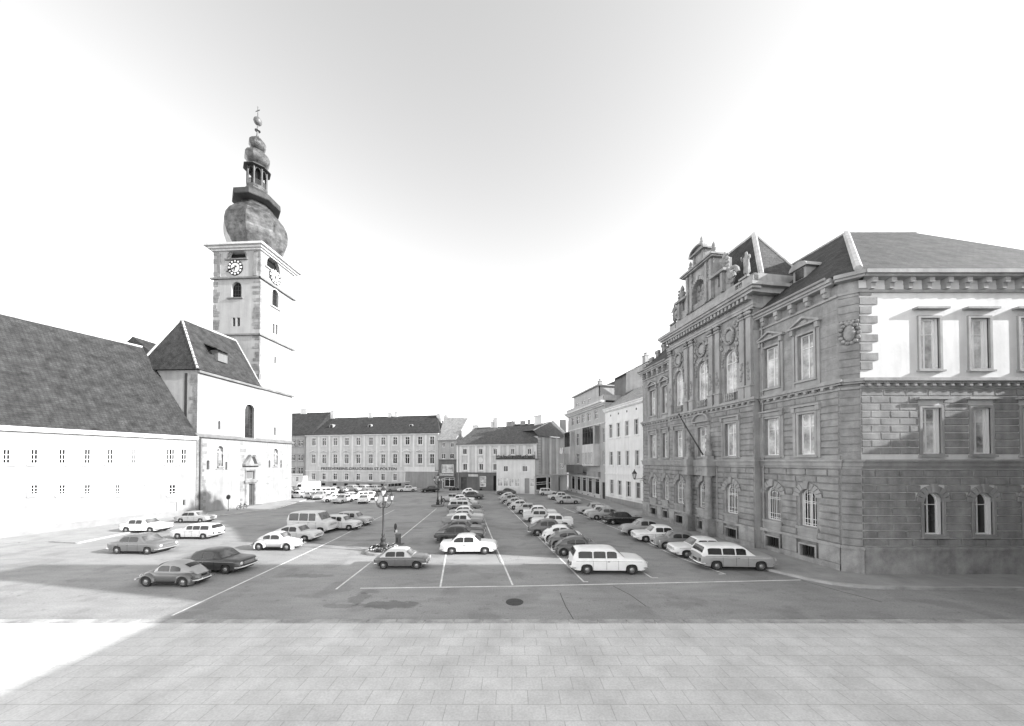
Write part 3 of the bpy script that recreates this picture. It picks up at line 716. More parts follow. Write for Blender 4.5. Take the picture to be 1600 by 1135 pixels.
m=MB(); m.quad((0,-.4,ze+.15),(LW+.6,-.4,ze+.15),(LW+.6,4.6,ze+3.6),(0,4.6,ze+3.6)); m.quad((0,4.6,ze+3.6),(LW+.6,4.6,ze+3.6),(LW+.6,9,ze),(0,9,ze)); m.quad((LW+.6,9,ze),(LW+.6,4.6,ze+3.6),(LW+.6,0,ze)); m.quad((0,9,ze),(0,4.6,ze+3.6),(0,0,ze)); m.build('roof',roof_pale,wh)
# ---- tall block with bays
B_=Fr(g(888,768),g(945.8,782)); bl=B_.empty('apartment_block','tall five storey grey block with bay windows, balcony and a shop at street level','apartment block')
LB=B_.L; zc=B_.z(944,629)
def bz(v,u=944): return B_.z(u,v)
def bo(u0,u1,v0,v1,arch=0): return B_.r(u0,u1,v0,v1,arch)
T5=bo(929,935,640,652); T5z=(B_.z(931,655),B_.z(931,641.5)); T4=(B_.z(910,696),B_.z(910,675.5)); T3=(B_.z(910,725),B_.z(910,708.5))
ops=[]
for a,b in ((893,897),(900.2,906.2),(909,915),(917.5,923),(929,935)): ops.append([B_.x(a),B_.x(b),*T5z,0])
for a,b in ((900.3,904.8),(909,913.5),(941,946.3)): ops.append([B_.x(a),min(B_.x(b),LB-.1),*T4,0])
for a,b in ((900.6,905),(909,913),(918.5,922)): ops.append([B_.x(a),B_.x(b),*T3,0])
ops.append([B_.x(941.5),LB-.15,B_.z(943,727),B_.z(943,704.5),1])
sz=(B_.z(910,768),B_.z(910,746))
shop=[[B_.x(a),B_.x(b),*sz,0] for a,b in ((892.3,898.2),(900.8,907),(909.2,916),(918,925.2),(928.4,937))]
shop[-1][3]=shop[0][3]
ops+=shop; door=[B_.x(940.5),B_.x(945),.15,3.1,0]; ops.append(door)
m=MB(); wall(m,0,LB,0,zc,ops,0,.25); body(m,LB,12,zc); m.build('wall',plaster_mid,bl)
for o in ops[:-6]: window(bl,o,.2,2,(.65,),.08)
for o in shop:
    window(bl,o,.2,1,(.86,),.07,frame_white)
f=window(bl,door,.25,2,(.75,),.1,wood_door,name='door')
m=MB(); m.box(-.3,LB+.2,-.9,.02,zc,zc+.35); m.box(-.2,LB+.1,-.6,.02,zc-.25,zc); m.box(-.15,LB,-.3,.02,zc-.5,zc-.25); m.box(0,LB,-.12,.01,T4[1]+.75,T4[1]+1.0); m.box(0,LB-2,-.35,.01,sz[1]+.15,sz[1]+.35)
for o in shop: m.box(o[1]+.03,o[1]+.25,-.1,.01,.7,sz[1]+.15)
m.box(0,LB-2,-.12,.01,0,.7)
m.build('cornice',plaster_light,bl)
def bay(u0,u1,zlo,zmid,zhi,pr,mat,nw):
    x0,x1=B_.x(u0),B_.x(u1); m=MB(); m.box(x0,x1,-pr,.01,zlo,zmid); m.box(x0-.05,x1+.05,-pr-.06,.01,zhi,zhi+.15)
    m.box(x0,x0+.12,-pr,.01,zmid,zhi); m.box(x1-.12,x1,-pr,.01,zmid,zhi); m.box(x0,x1,-pr+.3,.0,zmid,zhi)
    b=m.build('bay_window',mat,bl)
    for k in range(nw):
        a=x0+.12+(x1-x0-.24)*k/nw; c=x0+.12+(x1-x0-.24)*(k+1)/nw; fr=window(b,[a,c,zmid,zhi,0],-pr+.1,1,(.7,),.06,wood_door)
    for k in range(nw):
        a=x0+.12+(x1-x0-.24)*(k+.2)/nw; c=x0+.12+(x1-x0-.24)*(k+.75)/nw; q=[a,c,T3[0],T3[1],0]; window(b,q,-pr+.02,1,(.7,),.1,frame_grey)
    return b
bay(888.2,897.5,B_.z(893,728),T4[0]-.1,T4[1]+.4,1.0,plaster_light,2)
bay(918.5,937,B_.z(928,728),T4[0]-.1,T4[1]+.5,1.2,plaster_light,4)
m=MB(); x0,x1=B_.x(892.5),B_.x(919.6); za,zb=B_.z(905,738.5),B_.z(905,727)
m.box(x0,x1,-1.1,0,za-.12,za); 
for k in range(int((x1-x0)/.22)): m.box(x0+k*.22,x0+k*.22+.16,-1.12,-1.06,za,zb)
m.box(x0,x1,-1.14,-1.04,zb,zb+.06); m.build('balcony',plaster_dark,bl)
m=MB(); m.box(B_.x(897),B_.x(938),-.4,-.02,sz[1]+.36,sz[1]+1.35); m.build('shop_sign',plaster_grey,bl)
text('HAUS MODEN',.72,bl,(B_.x(912),-.43,sz[1]+.85),black)
for k in range(5): one(bl,'vent',black,shop[k][0]+.2,shop[k][0]+.7,-.15,-.1,.25,.42)
# penthouse, roof terrace and attic gables
zp=B_.z(905,617)
y1=1.6; px0,px1=B_.x(897,y=y1),B_.x(936,y=y1); ph=B_.z(936,603,y1)
po=[[B_.x(a,y=y1),B_.x(b,y=y1),zc+1.55,zc+2.6,0] for a,b in ((900.5,904.5),(909.5,914.5),(918.6,923.6))]
m=MB(); wall(m,px0,px1,zc,ph,po,y1,.15); m.box(px0,px1,y1+.3,10,zc,ph-.02); m.box(px0-.3,px1+.3,y1-.5,10.2,ph,ph+.25)
m.box(0,LB,-.35,-.2,zc+.35,zc+1.1); m.box(B_.x(925),LB,-.3,5,zc+.35,zc+1.3)
m.build('penthouse',plaster_mid,bl)
for o in po: window(bl,o,y1+.12,2,(),.07)
for k,(u,v) in enumerate(((887,617),(925,590))): pass
m=MB(); rx0,rx1=px1-3.5,LB+3.0; zt=B_.z(965,576,6)-.9; zo=zc
m.prismx([(3.0,zo),(12,zo),(12,zt-2.6),(7.5,zt),(3.2,zt-2.2)],LB-2.5,LB+1.6); at=m.build('attic',plaster_dark,bl)
m=MB(); m.quad((LB-3.2,2.6,zt-2.5),(LB+1.8,2.6,zt-2.5),(LB+1.8,7.5,zt+.15),(LB-3.2,7.5,zt+.15)); m.quad((LB-3.2,7.5,zt+.15),(LB+1.8,7.5,zt+.15),(LB+1.8,12.3,zt-2.7),(LB-3.2,12.3,zt-2.7)); m.build('attic_roof',roof_pale,bl); m=MB()
m.quad((px0+2,3,ph+.26),(px1,3,ph+.26),(px1,7,ph+2.0),(px0+4,7,ph+2.0)); m.quad((px0+4,7,ph+2.0),(px1,7,ph+2.0),(px1,10,ph+.26),(px0+2,10,ph+.26)); m.quad((px0+2,3,ph+.26),(px0+4,7,ph+2),(px0+2,10,ph+.26)); m.quad((px1,3,ph+.26),(px1,7,ph+2),(px1,10,ph+.26))
m.build('roof',roof_tile,bl)
chimney(bl,px0+4.2,6,ph+.5,ph+3.0,.9,.7,plaster_grey,2); chimney(bl,LB+.6,7.5,zt-.5,zt+1.2,.9,.7,plaster_grey,2)
m=MB(); m.tube([(px0+2.6,4,ph),(px0+2.6,4,ph+3)],.03,4); m.tube([(px0+2.1,4,ph+2.8),(px0+3.1,4,ph+2.8)],.02,4); m.build('aerial',metal_dark,bl)
# ================================================================ far side: long printing works
A_=(g(685,763.5)); r=ray(480,679.5)
zE=zat(685,676,*A_)
t=(zE-CAMH)/ray(480,679.5)[2]; Lf=(r[0]*t,r[1]*t)
D_=Fr(Lf,A_); x0e=D_.x(478); LD=D_.L; XL=D_.x(440)
lp=D_.empty('printing_house','long pale baroque building with dark lettering at the far end of the square','building')
uc=[489.9,506.2,523.7,541.5,559.5,579.1,598.4,617.1,636.4,656.1,674.9]
hwid=D_.x(679)-D_.x(671); hw_=hwid/2
ZT=(D_.z(675,695),D_.z(675,682)); ZM=(D_.z(675,725),D_.z(675,709.3)); ZG=(D_.z(636,751.5),D_.z(636,740.5))
ops=[]
for i,u in enumerate(uc):
    c=D_.x(u); ops.append([c-hw_*.9,c+hw_*.9,*ZT,0]); ops.append([c-hw_*.9,c+hw_*.9,*ZM,0])
    if i<9: ops.append([c-hw_*.8,c+hw_*.8,*ZG,0])
gate=[D_.x(652),D_.x(657.5),0.05,3.3,1]; gate2=[D_.x(671),D_.x(679),0.05,3.2,0]
ops+= [gate,gate2]
mm=MB(); wall(mm,x0e,LD,0,zE,ops,0,.22); body(mm,LD,13,zE,x0=x0e); mm.build('wall',plaster_light,lp)
for o in ops[:-2]: window(lp,o,.16,2,(.66,),.11,sur=(.16,.06))
window(lp,gate,.2,2,(),.1,wood_door,wood_door,name='door'); window(lp,gate2,.2,2,(.75,),.1,frame_white,name='door')
m=MB()
for i,u in enumerate(uc):
    c=D_.x(u)
    z=ZM[1]+.55; m=MB(); m.tube([(c-1.15,-.12,z),(c-.9,-.14,z+.18),(c-.5,-.16,z+.2),(c,-.18,z+.45),(c+.5,-.16,z+.2),(c+.9,-.14,z+.18),(c+1.15,-.12,z)],.11,6); m.build('window_hood',plaster_white,lp)
    if i<10: a=(c+D_.x(uc[i+1]))/2; one(lp,'pilaster',plaster_white,a-.22,a+.22,-.05,.01,ZM[0]-.8,zE-.5)
m=MB()
m.box(x0e,LD,-.18,.01,ZM[0]-2.0,ZM[0]-1.8); m.build('string_course',plaster_white,lp); m=MB(); m.box(x0e-.1,LD+.1,-.3,.02,zE-.45,zE-.2); m.box(x0e-.1,LD+.1,-.5,.02,zE-.2,zE-.02)
m.build('moulding',plaster_white,lp)
m=MB(); m.box(x0e,LD,-.1,.01,0,1.35); m.box(D_.x(634),LD,-.08,.01,1.35,ZG[1]+1.0); m.build('plinth',plaster_grey,lp)
for i in range(9): c=D_.x(uc[i]); one(lp,'basement_window',black,c-.5,c+.5,-.14,-.1,.35,.95)
zs=(ZM[0]-.8+ZM[0]-1.8)/2
text('PRESSVEREINS-DRUCKEREI ST.PÖLTEN',1.0,lp,((D_.x(502)+D_.x(620))/2,-.05,zs-.05),black,width=D_.x(620)-D_.x(502))
m=MB(); m.box(D_.x(632),D_.x(680),-.12,.0,zs-.55,zs+.5); m.build('sign_board',plaster_white,lp)
# roof
zr=D_.z(600,651,6.5); m=MB(); gable_roof(m,D_.x(515,y=6.5),LD+.5,-.6,13.6,zE,zr,0,3.8); 
zr2=D_.z(485,645,6.5); gable_roof(m,XL-8,D_.x(515,y=6.5)+.3,-.62,13.62,zE+.01,zr2); m.build('roof',roof_tile,lp)
for u,v,w in ((475,640,2.4),(520,643,1.5),(579,646,1.6),(609,646,1.2),(619,645,1.2)):
    x=D_.x(u,y=6.5); z=D_.z(u,v+1.5,6.5); chimney(lp,x,6.5,zr-1.5,z+.3,w*.8,.8,plaster_white,2)
for u in (521,580.5,644.5):
    x=D_.x(u,y=3); z=D_.z(u,667,3.0)
    m=MB(); m.lathe([(.62,2.0),(.62,4.2)],(x,z),10,axis='y'); m.box(x-.55,x+.55,2.02,4.2,z-1.0,z)
    d=m.build('dormer',plaster_grey,lp); m=MB(); m.box(x-.22,x+.22,1.95,2.0,z-.5,z+.35); m.build('pane',black,d)
# left continuation: house with its own front, white porch
lh=D_.empty('corner_house','darker grey house squeezed between the church and the long lettered building','house')
c1=D_.x(469.4); c0=D_.x(457); ops=[]
for c in (c1,c0):
    for za,zb in ((D_.z(469,697.5),D_.z(469,688)),(D_.z(469,720),D_.z(469,710.5)),(D_.z(469,741),D_.z(469,730.5))): ops.append([c-.85,c+.85,za,zb,0])
m=MB(); wall(m,XL-6,x0e-.02,0,zE-.1,ops,.05,.2); m.build('wall',plaster_mid,lh)
for o in ops: window(lh,o,.2,2,(.6,),.1,sur=(.16,.1),sy=.05,smat=plaster_grey)
m=MB(); m.box(D_.x(475.5),D_.x(476.5),-.15,.04,0,zE-.3); m.build('downpipe',zinc,lh)
pz=D_.z(465,745); m=MB(); m.box(XL-4,D_.x(481),-1.3,.04,0,pz); m.box(XL-4,D_.x(481)+.1,-1.4,.04,pz,pz+.25)
for k in range(5): m.box(XL-4,D_.x(481)-.4,-1.34,-1.3,.9+k*.55,1.3+k*.55)
po_=m.build('porch',plaster_white,lh); window(po_,[D_.x(469),D_.x(473),1.3,2.9,0],-1.36,2,(.6,),.1)
# ================================================================ narrow shop house
N_=Fr(g(685.5,764),g(713.5,765)); ns=N_.empty('shop_house','narrow grey house with a dark shop front between two wider houses','shop')
zn=N_.z(700,687.5); LN=N_.L
o1=[N_.r(690.6,695.6,692,699),N_.r(703.8,708.8,692,699),N_.r(689.5,696,708.8,717.3),N_.r(702.5,709.3,708.8,717.3)]
oo=N_.r(690,709,726,739); sf=[N_.x(694.5),N_.x(710.5),.6,N_.z(702,746.5),0]; dr=[N_.x(691),N_.x(694.2),.05,N_.z(692,748),0]
m=MB(); zd=N_.z(700,718.5); wall(m,0,LN,zd,zn,o1,0,.2); body(m,LN,10,zn); m.build('wall',plaster_mid,ns)
m=MB(); wall(m,0,LN,0,zd,[oo,sf,dr],-.08,.3); m.box(0,LN,-.3,-.0,zd-.1,zd+.05); m.build('shop_front',plaster_dark,ns)
for o in o1: window(ns,o,.16,2,(),.1)
window(ns,oo,.1,2,(),.12,frame_white,glass_curtain); window(ns,sf,.1,2,(.8,),.12,frame_white,glass); window(ns,dr,.1,1,(.7,),.15,frame_white,glass,name='door')
m=MB(); m.box(N_.x(688),N_.x(711),-.45,-.05,N_.z(700,744.3),N_.z(700,739.7)); m.box(-.1,LN+.1,-.5,.02,zn-.2,zn); m.build('shop_sign',plaster_grey,ns)
text('Schuhhaus',.62,ns,(N_.x(699.5),-.48,N_.z(700,742)),white_paint,width=N_.x(709)-N_.x(690))
m=MB(); m.quad((0,-.5,zn),(LN,-.5,zn),(LN,5.5,N_.z(700,655,5.5)),(-2.0,5.5,N_.z(690,652,5.5))); m.quad((LN,-.5,zn),(LN+.2,10,zn),(LN,5.5,N_.z(700,655,5.5))); m.build('roof',roof_pale,ns)
for u,v,h in ((686,646,2.5),(697,648,2.5),(708,658,2)):
    x=N_.x(u,y=6); chimney(ns,x,6,N_.z(u,672,6),N_.z(u,v+2,6),1.1,.8,plaster_white,2)
# ================================================================ striped house
H0=g(713.5,766.5); zH=zat(713.5,694.3,*H0); r=ray(839,692.3); t=(zH-CAMH)/r[2]; H_=Fr(H0,(r[0]*t,r[1]*t))
hs=H_.empty('striped_house','house with white pilaster strips on grey panels and a long tiled roof','house')
LH=H_.L
ops=[H_.r(a,b,701.3,710.3) for a,b in ((723,729.3),(748,754),(770.7,776.6),(797.9,804),(824,830.5))]+[H_.r(a,b,724.8,735) for a,b in ((723.4,729.8),(748.8,755),(770.5,776))]
zgd=H_.z(740,738.5); gd=[[H_.x(720.5),H_.x(729.5),.05,3.1,0],[H_.x(749.5),H_.x(759.5),1.0,3.4,0],[H_.x(771),H_.x(775.5),.05,3.6,0]]
m=MB(); wall(m,0,LH,zgd,zH,ops,0,.22); body(m,LH,9,zH); m.build('wall',plaster_light,hs)
m=MB(); wall(m,0,LH,0,zgd,gd,-.05,.3); m.box(0,LH,-.15,.0,zgd-.15,zgd+.02); m.build('ground_floor',plaster_dark,hs)
m=MB()
for a,b in ((713.6,716.4),(717.6,721.6),(731,734),(742.3,745.3),(755.5,759),(764.7,768),(778,782.3),(791.5,796),(807,810.5),(817.5,821.5),(833.4,838.8)):
    one(hs,'pilaster',plaster_white,H_.x(a),H_.x(b),-.1,.01,zgd,zH-.35)
m.box(0,LH,-.14,.01,zH-.5,zH-.3); m.box(0,LH+.1,-.4,.02,zH-.3,zH-.02); x=H_.x(751.3); m.build('cornice',plaster_white,hs); m=MB(); m.lathe([(.62,-.09),(.62,.0)],(x,H_.z(751,719)),14,axis='y')
m.build('medallion',plaster_white,hs)
for o in ops: window(hs,o,.16,2,(),.09,sur=(.22,.08))
window(hs,gd[0],.2,1,(),.1,wood_door,wood_door,name='door'); window(hs,gd[1],.15,1,(.3,.55),.12,frame_white,glass_curtain); window(hs,gd[2],.2,1,(),.1,wood_door,black,name='door')
m=MB(); m.tube([(H_.x(717),-.12,.2),(H_.x(717),-.12,zH-.1)],.07,6); m.build('downpipe',zinc,hs)
m=MB(); zr=H_.z(790,666.5,4.5); gable_roof(m,0,LH,-.55,9.5,zH,zr,3.0,0); m.build('roof',roof_tile2,hs)
m=MB(); m.box(H_.x(732),H_.x(747),-.1,-.05,zgd-.95,zgd-.4); m.build('sign_board',plaster_light,hs)
for u,v,w in ((743,664,1.4),(770,659,1),(774.7,653,1.1)): chimney(hs,H_.x(u,y=4.6),4.6,zr-1,H_.z(u,v+1.5,4.6)+.0,w,.8,plaster_white,1)
for u in (743,782):
    x,z=H_.uv(u,684,2.2); m=MB(); m.box(x-.35,x+.35,1.7,2.6,z-.4,z+.15); m.build('dormer',roof_tile,hs)
# white annexe with terrace
q0=H_.w(H_.x(775.8,y=-3.5),-3.5); q1=H_.w(H_.x(836,y=-3.5),-3.5)
V_=Fr(q0[:2],q1[:2]); an=V_.empty('white_annexe','small white flat roofed building with display windows and plants on its terrace','building')
LV=V_.L; zv=V_.z(800,718)
ops=[V_.r(786.6,793.9,728,737.3),V_.r(816,824.2,728,737.3)]; zs0,zs1=V_.z(800,760.3),V_.z(800,747.3)
dd=[[V_.x(a),V_.x(b),zs0,zs1,0] for a,b in ((777.5,785),(786.6,794),(795.4,803),(804.3,812))]+[[V_.x(828),V_.x(834.3),zs0,zs1,0],[V_.x(819.7),V_.x(827.2),.05,zs1,0]]
m=MB(); wall(m,0,LV,0,zv,ops+dd,0,.15); m.quad((0,0,0),(0,3.44,0),(0,3.44,zv),(0,0,zv)); m.quad((LV,0,0),(LV,3.44,0),(LV,3.44,zv),(LV,0,zv)); m.quad((0,0,zv),(LV,0,zv),(LV,3.44,zv),(0,3.44,zv)); m.build('wall',plaster_white,an)
for o in ops: window(an,o,.12,3 if o is ops[1] else 2,(),.1)
for o in dd[:5]: window(an,o,.12,2,(.5,),.09,frame_white,glass_curtain)
window(an,dd[5],.12,1,(.8,),.12,frame_grey,frame_grey,name='door')
m=MB()
for s in (-1,1):
    x=ops[1][0]-.5 if s<0 else ops[1][1]+.02; m.box(x,x+.48,-.05,-.0,ops[1][2],ops[1][3])
m.build('shutter',white_paint,an)
m=MB(); m.box(-.15,LV+.15,-.25,3.3,zv,zv+.15); m.box(-.1,LV+.1,-.2,-.12,zv+.55,zv+.62)
for k in range(30): m.box(k*LV/29-.02,k*LV/29+.02,-.18,-.14,zv+.1,zv+.6)
for s in (0,LV): m.box(s-.06,s+.06,-.2,-.08,zv,zv+1.6)
m.build('railing',metal_dark,an)
def leaves(mb,c,r,n,s=.12,sq=1.0):
    for _ in range(n):
        d=Vector((R.gauss(0,1),R.gauss(0,1),R.gauss(0,1))).normalized()*(R.random()**.4)
        p=Vector(c)+Vector((d.x*r,d.y*r,d.z*r*sq)); a=Vector((R.gauss(0,1),R.gauss(0,1),R.gauss(0,1))).normalized(); b=a.orthogonal().normalized(); c2=a.cross(b)
        k=s*R.uniform(.6,1.4); mb.quad(p-b*k,p+c2*k*.7,p+b*k,p-c2*k*.7)
m=MB()
for k in range(22): x=.3+k*(LV-.6)/21; m_=R.uniform(.15,.35); leaves(m,(x,.1,zv+.45+m_*.5),m_+.1,26,.12)
m.box(.1,LV-.1,-.08,.3,zv+.15,zv+.4); m.build('window_box',leaf2,an)
# tower-roofed house on the right
Q_=Fr(H_.w(LH+.05,.6)[:2],(g(887,765.5))); rs=Q_.empty('gabled_house','grey striped house with a pyramid roof in the far right corner','house')
LQ=Q_.L; zq=Q_.z(862,683); zlow=Q_.z(862,742)
ops=[Q_.r(874.6,881,700,709),Q_.r(875,881.2,724.5,733)]
m=MB(); wall(m,0,LQ,0,zq,ops,0,.2); body(m,LQ,8,zq); m.build('wall',plaster_mid,rs)
for o in ops: window(rs,o,.16,2,(),.1)
m=MB()
for a,b in ((847,850.3),(858,861.5),(868.5,872)): one(rs,'pilaster',plaster_light,Q_.x(a),Q_.x(b),-.08,.01,zlow,zq-.2)
for k in range(14): m.box(Q_.x(840.2),Q_.x(844.5),-.12,.01,zlow+.1+k*(zq-zlow-.4)/14,zlow+(k+.82)*(zq-zlow-.4)/14+.1)
m.build('pilaster',plaster_light,rs)
y=-2.5; sx=lambda u: Q_.x(u,y=y)
ss=[[sx(837.5),sx(855),.7,Q_.z(845,745.5,y),0],[sx(856.5),sx(861),.1,Q_.z(845,745.5,y),0]]; gt=[sx(873.3),sx(886.5),.05,Q_.z(880,747,y),0]
m=MB(); wall(m,sx(836),sx(872.5),0,zlow,ss,y,.2); m.box(sx(836),LQ+1.2,y+.3,0,zlow-.1,zlow+.1); m.quad((sx(836),y,0),(sx(836),0,0),(sx(836),0,zlow),(sx(836),y,zlow)); m.quad((sx(872.5),y,0),(sx(872.5),0,0),(sx(872.5),0,zlow),(sx(872.5),y,zlow)); m.build('shop_front',plaster_light,rs)
for o in ss: window(rs,o,y+.12,1,(.45,.6) if o is ss[0] else (.6,),.14,frame_white,glass)
m=MB(); m.box(gt[0],gt[1],-.3,-.1,.05,gt[3]); 
for k in range(4): m.box(gt[0]+k*(gt[1]-gt[0])/4,gt[0]+k*(gt[1]-gt[0])/4+.08,-.38,-.3,.05,gt[3])
m.build('door',wood_door,rs)
m=MB(); xa,xb=-.3,LQ+.3; am=(Q_.x(863.5,y=4),4,Q_.z(863.5,657,4)); m.quad((xa,-.4,zq),(xb,-.4,zq),(xb,1.0,zq+1.3),(xa,1.0,zq+1.3))
b0=(xa,1.0,zq+1.3); b1=(xb,1.0,zq+1.3); b2=(xb,9,zq+1.3); b3=(xa,9,zq+1.3); m.quad(b0,b1,am); m.quad(b1,b2,am); m.quad(b2,b3,am); m.quad(b3,b0,am); m.build('roof',roof_tile2,rs)
m=MB(); capline(m,am,b1,.12); capline(m,am,b0,.12); m.build('ridge_tiles',ridge_mat,rs)
x0_,x1_=Q_.x(838.5,y=5),Q_.x(858,y=5); m=MB(); zt=Q_.z(848,650.5,5); m.box(x0_+1.2,x1_,4.5,7,zq,zt); m.box(x0_,x0_+1.3,4.6,6,zq-1,zt-2.6); m.box(x0_+1.0,x1_+.25,4.3,7.2,zt,zt+.2); m.box(x0_+2.1,x1_-.7,5,6.4,zt+.2,zt+.6); m.build('chimney',plaster_white,rs)
# roofs rising behind
bq=(H_.w(H_.x(790,y=16),16)); Y_=Fr(bq[:2],(H_.w(H_.x(884,y=16),16))[:2]); bh=Y_.empty('rear_house','roof and chimneys of a large house rising behind the striped house','house')
LY=Y_.L; zy=Y_.z(815,660); m=MB(); m.box(0,LY,0,8,0,zH+1.5); m.build('wall',plaster_grey,bh)
m=MB(); a,b=0,Y_.x(840); gable_roof(m,a,LY*.62,-.3,8.3,zH+1.5,zy,1.2,1.2); m.build('roof',roof_tile,bh)
m=MB(); m.prism([(Y_.x(874),zH+1.5),(Y_.x(884),zH+1.5),(Y_.x(883.5),Y_.z(880,655)),(Y_.x(873),Y_.z(880,655))],1,7); m.build('gable',plaster_grey,bh)
for u,v in ((795,659.5),(801,658.5),(817,658),(827,656)): chimney(bh,Y_.x(u,y=4),4,zy-1.5,Y_.z(u,v+1,4),1.4 if u!=827 else .7,.7,plaster_grey,1)
# distant trees seen through the gap
def tree(x,y,h,r,label,group=None,seed=1,mat=None):
    t=empty('tree',(x,y,0),0,label,'tree',group); m=MB()
    m.tube([(0,0,0),(.1,0,h*.3),(0,.1,h*.6),(.1,0,h*.85)],[.35,.27,.16,.05],7)
    for k in range(6):
        a=k*1.1; m.tube([(0,0,h*(.3+.07*k)),(r*.5*math.cos(a),r*.5*math.sin(a),h*(.5+.06*k))],[.12,.04],5)
    m.build('trunk',bark,t); m=MB()
    for k in range(26):
        a=R.uniform(0,6.28); q=r*R.random()**.5*.85; zz=h*R.uniform(.42,.95); leaves(m,(q*math.cos(a)*(1.2-zz/h*.6),q*math.sin(a)*(1.2-zz/h*.6),zz),r*.3,85,.2)
    m.build('crown',mat or leaf,t); return t
for u,yy,v,lab in ((719,112,668,'dark leafy tree showing over the roofs left of the striped house'),(731,118,670,'smaller dark tree beside another, above the left end of the striped roof')):
    x=(u-800)/F*yy; tree(x,yy,zat(u,v,x,yy),4.2,lab,'trees behind the roofs')
# ================================================================ CHURCH
Hc=Fr(g(306,804.7),g(455,781)); ch=Hc.empty('church','white plastered church with an onion domed clock tower on the left','church')
LC=Hc.L; XT=Hc.x(403.5); T0=Fr(Hc.w(XT,0)[:2],d=(-Hc.n[0],-Hc.n[1])); WT=-T0.x(332.8,500)
T_=Fr(Hc.w(XT,WT)[:2],Hc.w(XT,0)[:2]); LT=LC-XT
ZN=Hc.z(305,577); ZS1=Hc.z(380,686.5); ZTs=Hc.z(404,522); ZCl=Hc.z(404,432); ZTop=Hc.z(404,381)
class TB(EB):
    def build(s,name,mat,parent=None,smooth=None,label=None):
        s.v=[w2l(Hc,T_.w(*p)) for p in s.v]; return MBx.build(s,name,mat,parent,smooth,label)
yr=-T0.x(369,531); WN=2*yr; Rg=Fr(Hc.w(0,yr)[:2],d=Hc.d); xa_,za_=Rg.uv(284,498)
big=Hc.r(382,397.6,632,687,1); niche=[Hc.r(339,348.6,697,731.6,1),Hc.r(427.3,433.8,701.3,728.8,1)]
smal=[Hc.r(323,327.3,719.5,734,1),Hc.r(352,355,722,734.5,1),Hc.r(419.8,422.3,719.5,731,1),Hc.r(438.2,440.2,719.5,731,1),Hc.r(341,344.3,658,671,1),Hc.r(428.3,430.6,668,680,1)]
door=Hc.r(384.3,396.8,756,792); door[2]=.12; ow=Hc.r(384.3,396.6,736,749)
tw=[Hc.r(424.6,435.4,453,479.5,1),Hc.r(426.3,429,506.5,521),Hc.r(430.8,433.6,508,523),Hc.r(428.8,431,558,568)]
bell=Hc.r(416.5,437,404,424,1)
ops=[big]+niche+smal+[door,ow]
m=MB(); wall(m,0,LC,0,ZN,ops,0,.4); m.build('wall',plaster_church,ch)
m=MB(); wall(m,XT,LC,ZN,ZTop,tw+[bell],0,.5)
m.quad((LC,0,0),(LC,WT,0),(LC,WT,ZTop),(LC,0,ZTop)); m.quad((LC,WT,0),(XT,WT,0),(XT,WT,ZTop),(LC,WT,ZTop))
towA=[T_.r(361.6,377.3,440.5,464.5,1),T_.r(362.8,367.3,496.5,510),T_.r(370,374.8,496.5,510)]; bellA=T_.r(356,384.8,388.5,404.8,1)
m.build('tower_wall',plaster_church,ch)
m=TB(); wall(m,0,WT,ZN-3,ZTop,towA+[bellA],0,.5); m.build('tower_wall',plaster_shade_side,ch)
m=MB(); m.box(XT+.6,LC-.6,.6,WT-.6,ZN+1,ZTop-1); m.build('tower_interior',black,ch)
m=MB(); m.quad((0,0,0),(0,WN,0),(0,WN,ZN),(0,0,ZN)); m.quad((0,WN,0),(XT,WN,0),(XT,WN,ZN),(0,WN,ZN)); m.build('side_wall',plaster_grey if False else plaster_shade_side,ch)
window(ch,big,.36,3,(.15,.3,.45,.6,.75),.07,metal_dark,glass,sur=(.14,.05))
window(ch,tw[0],.4,4,(.25,.5,.75),.07,metal_dark,black,name='louvre',sur=(.14,.06)); 
for o in tw[1:]: window(ch,o,.4,1,(),.05,metal_dark,black)
MB=TB
window(ch,towA[0],.4,4,(.25,.5,.75),.07,metal_dark,black,name='louvre')
for o in towA[1:]: window(ch,o,.4,1,(),.05,metal_dark,black)
MB=MBx
dm=window(ch,door,.38,2,(),.08,wood_door,wood_door,name='door')
m=MB(); xm=(door[0]+door[1])/2; m.box(door[0]+.1,xm-.05,.12,.18,.2,door[3]-.1); 
for k in range(3): m.box(door[0]+.25,xm-.2,.08,.12,.5+k*1.2,1.3+k*1.2)
m.build('door_leaf',wood_pale,dm)
window(ch,ow,.3,1,(),.08,stone_trim,plaster_dark)
for o in smal: 
    m=MB(); m.prism(outline(o),.3,.36); m.build('slit_window',black,ch)
for i,o in enumerate(niche):
    m=MB(); m.prism(outline(o),.39,.5); surround(m,o,.12,.04); m.build('niche',plaster_mid,ch)
    w=Hc.w((o[0]+o[1])/2,.12); figure('statue',(w[0],w[1],o[2]+.2),math.atan2(Hc.d[1],Hc.d[0]),(o[3]-o[2])*.84,carved,('pale stone saint in the larger wall niche left of the church door','pale stone saint in the narrower wall niche right of the church door')[i],i,'niche statues')
m=MB(); surround(m,[door[0],door[1],.1,door[3],0],.22,.1,sill=False); m.box(door[0]-.45,door[1]+.45,-.3,.01,door[3]+.2,ow[2]-.15); surround(m,ow,.2,.1,sill=False)
pc=(door[0]+door[1])/2; pw=Hc.x(404.5)-Hc.x(379.5); zp=Hc.z(391,728); m.box(pc-pw/2,pc+pw/2,-.55,.01,zp,zp+.28)
for s in (-1,1): m.prism([(pc+s*pw/2,zp+.28),(pc+s*(pw/2-.7),zp+.28),(pc+s*pw*.09,zp+1.35),(pc+s*pw*.14,zp+1.65)],-.5,.01)
m.box(door[0]-.6,door[1]+.6,-.9,.01,0,.14); m.build('portal',stone_quoin,ch)
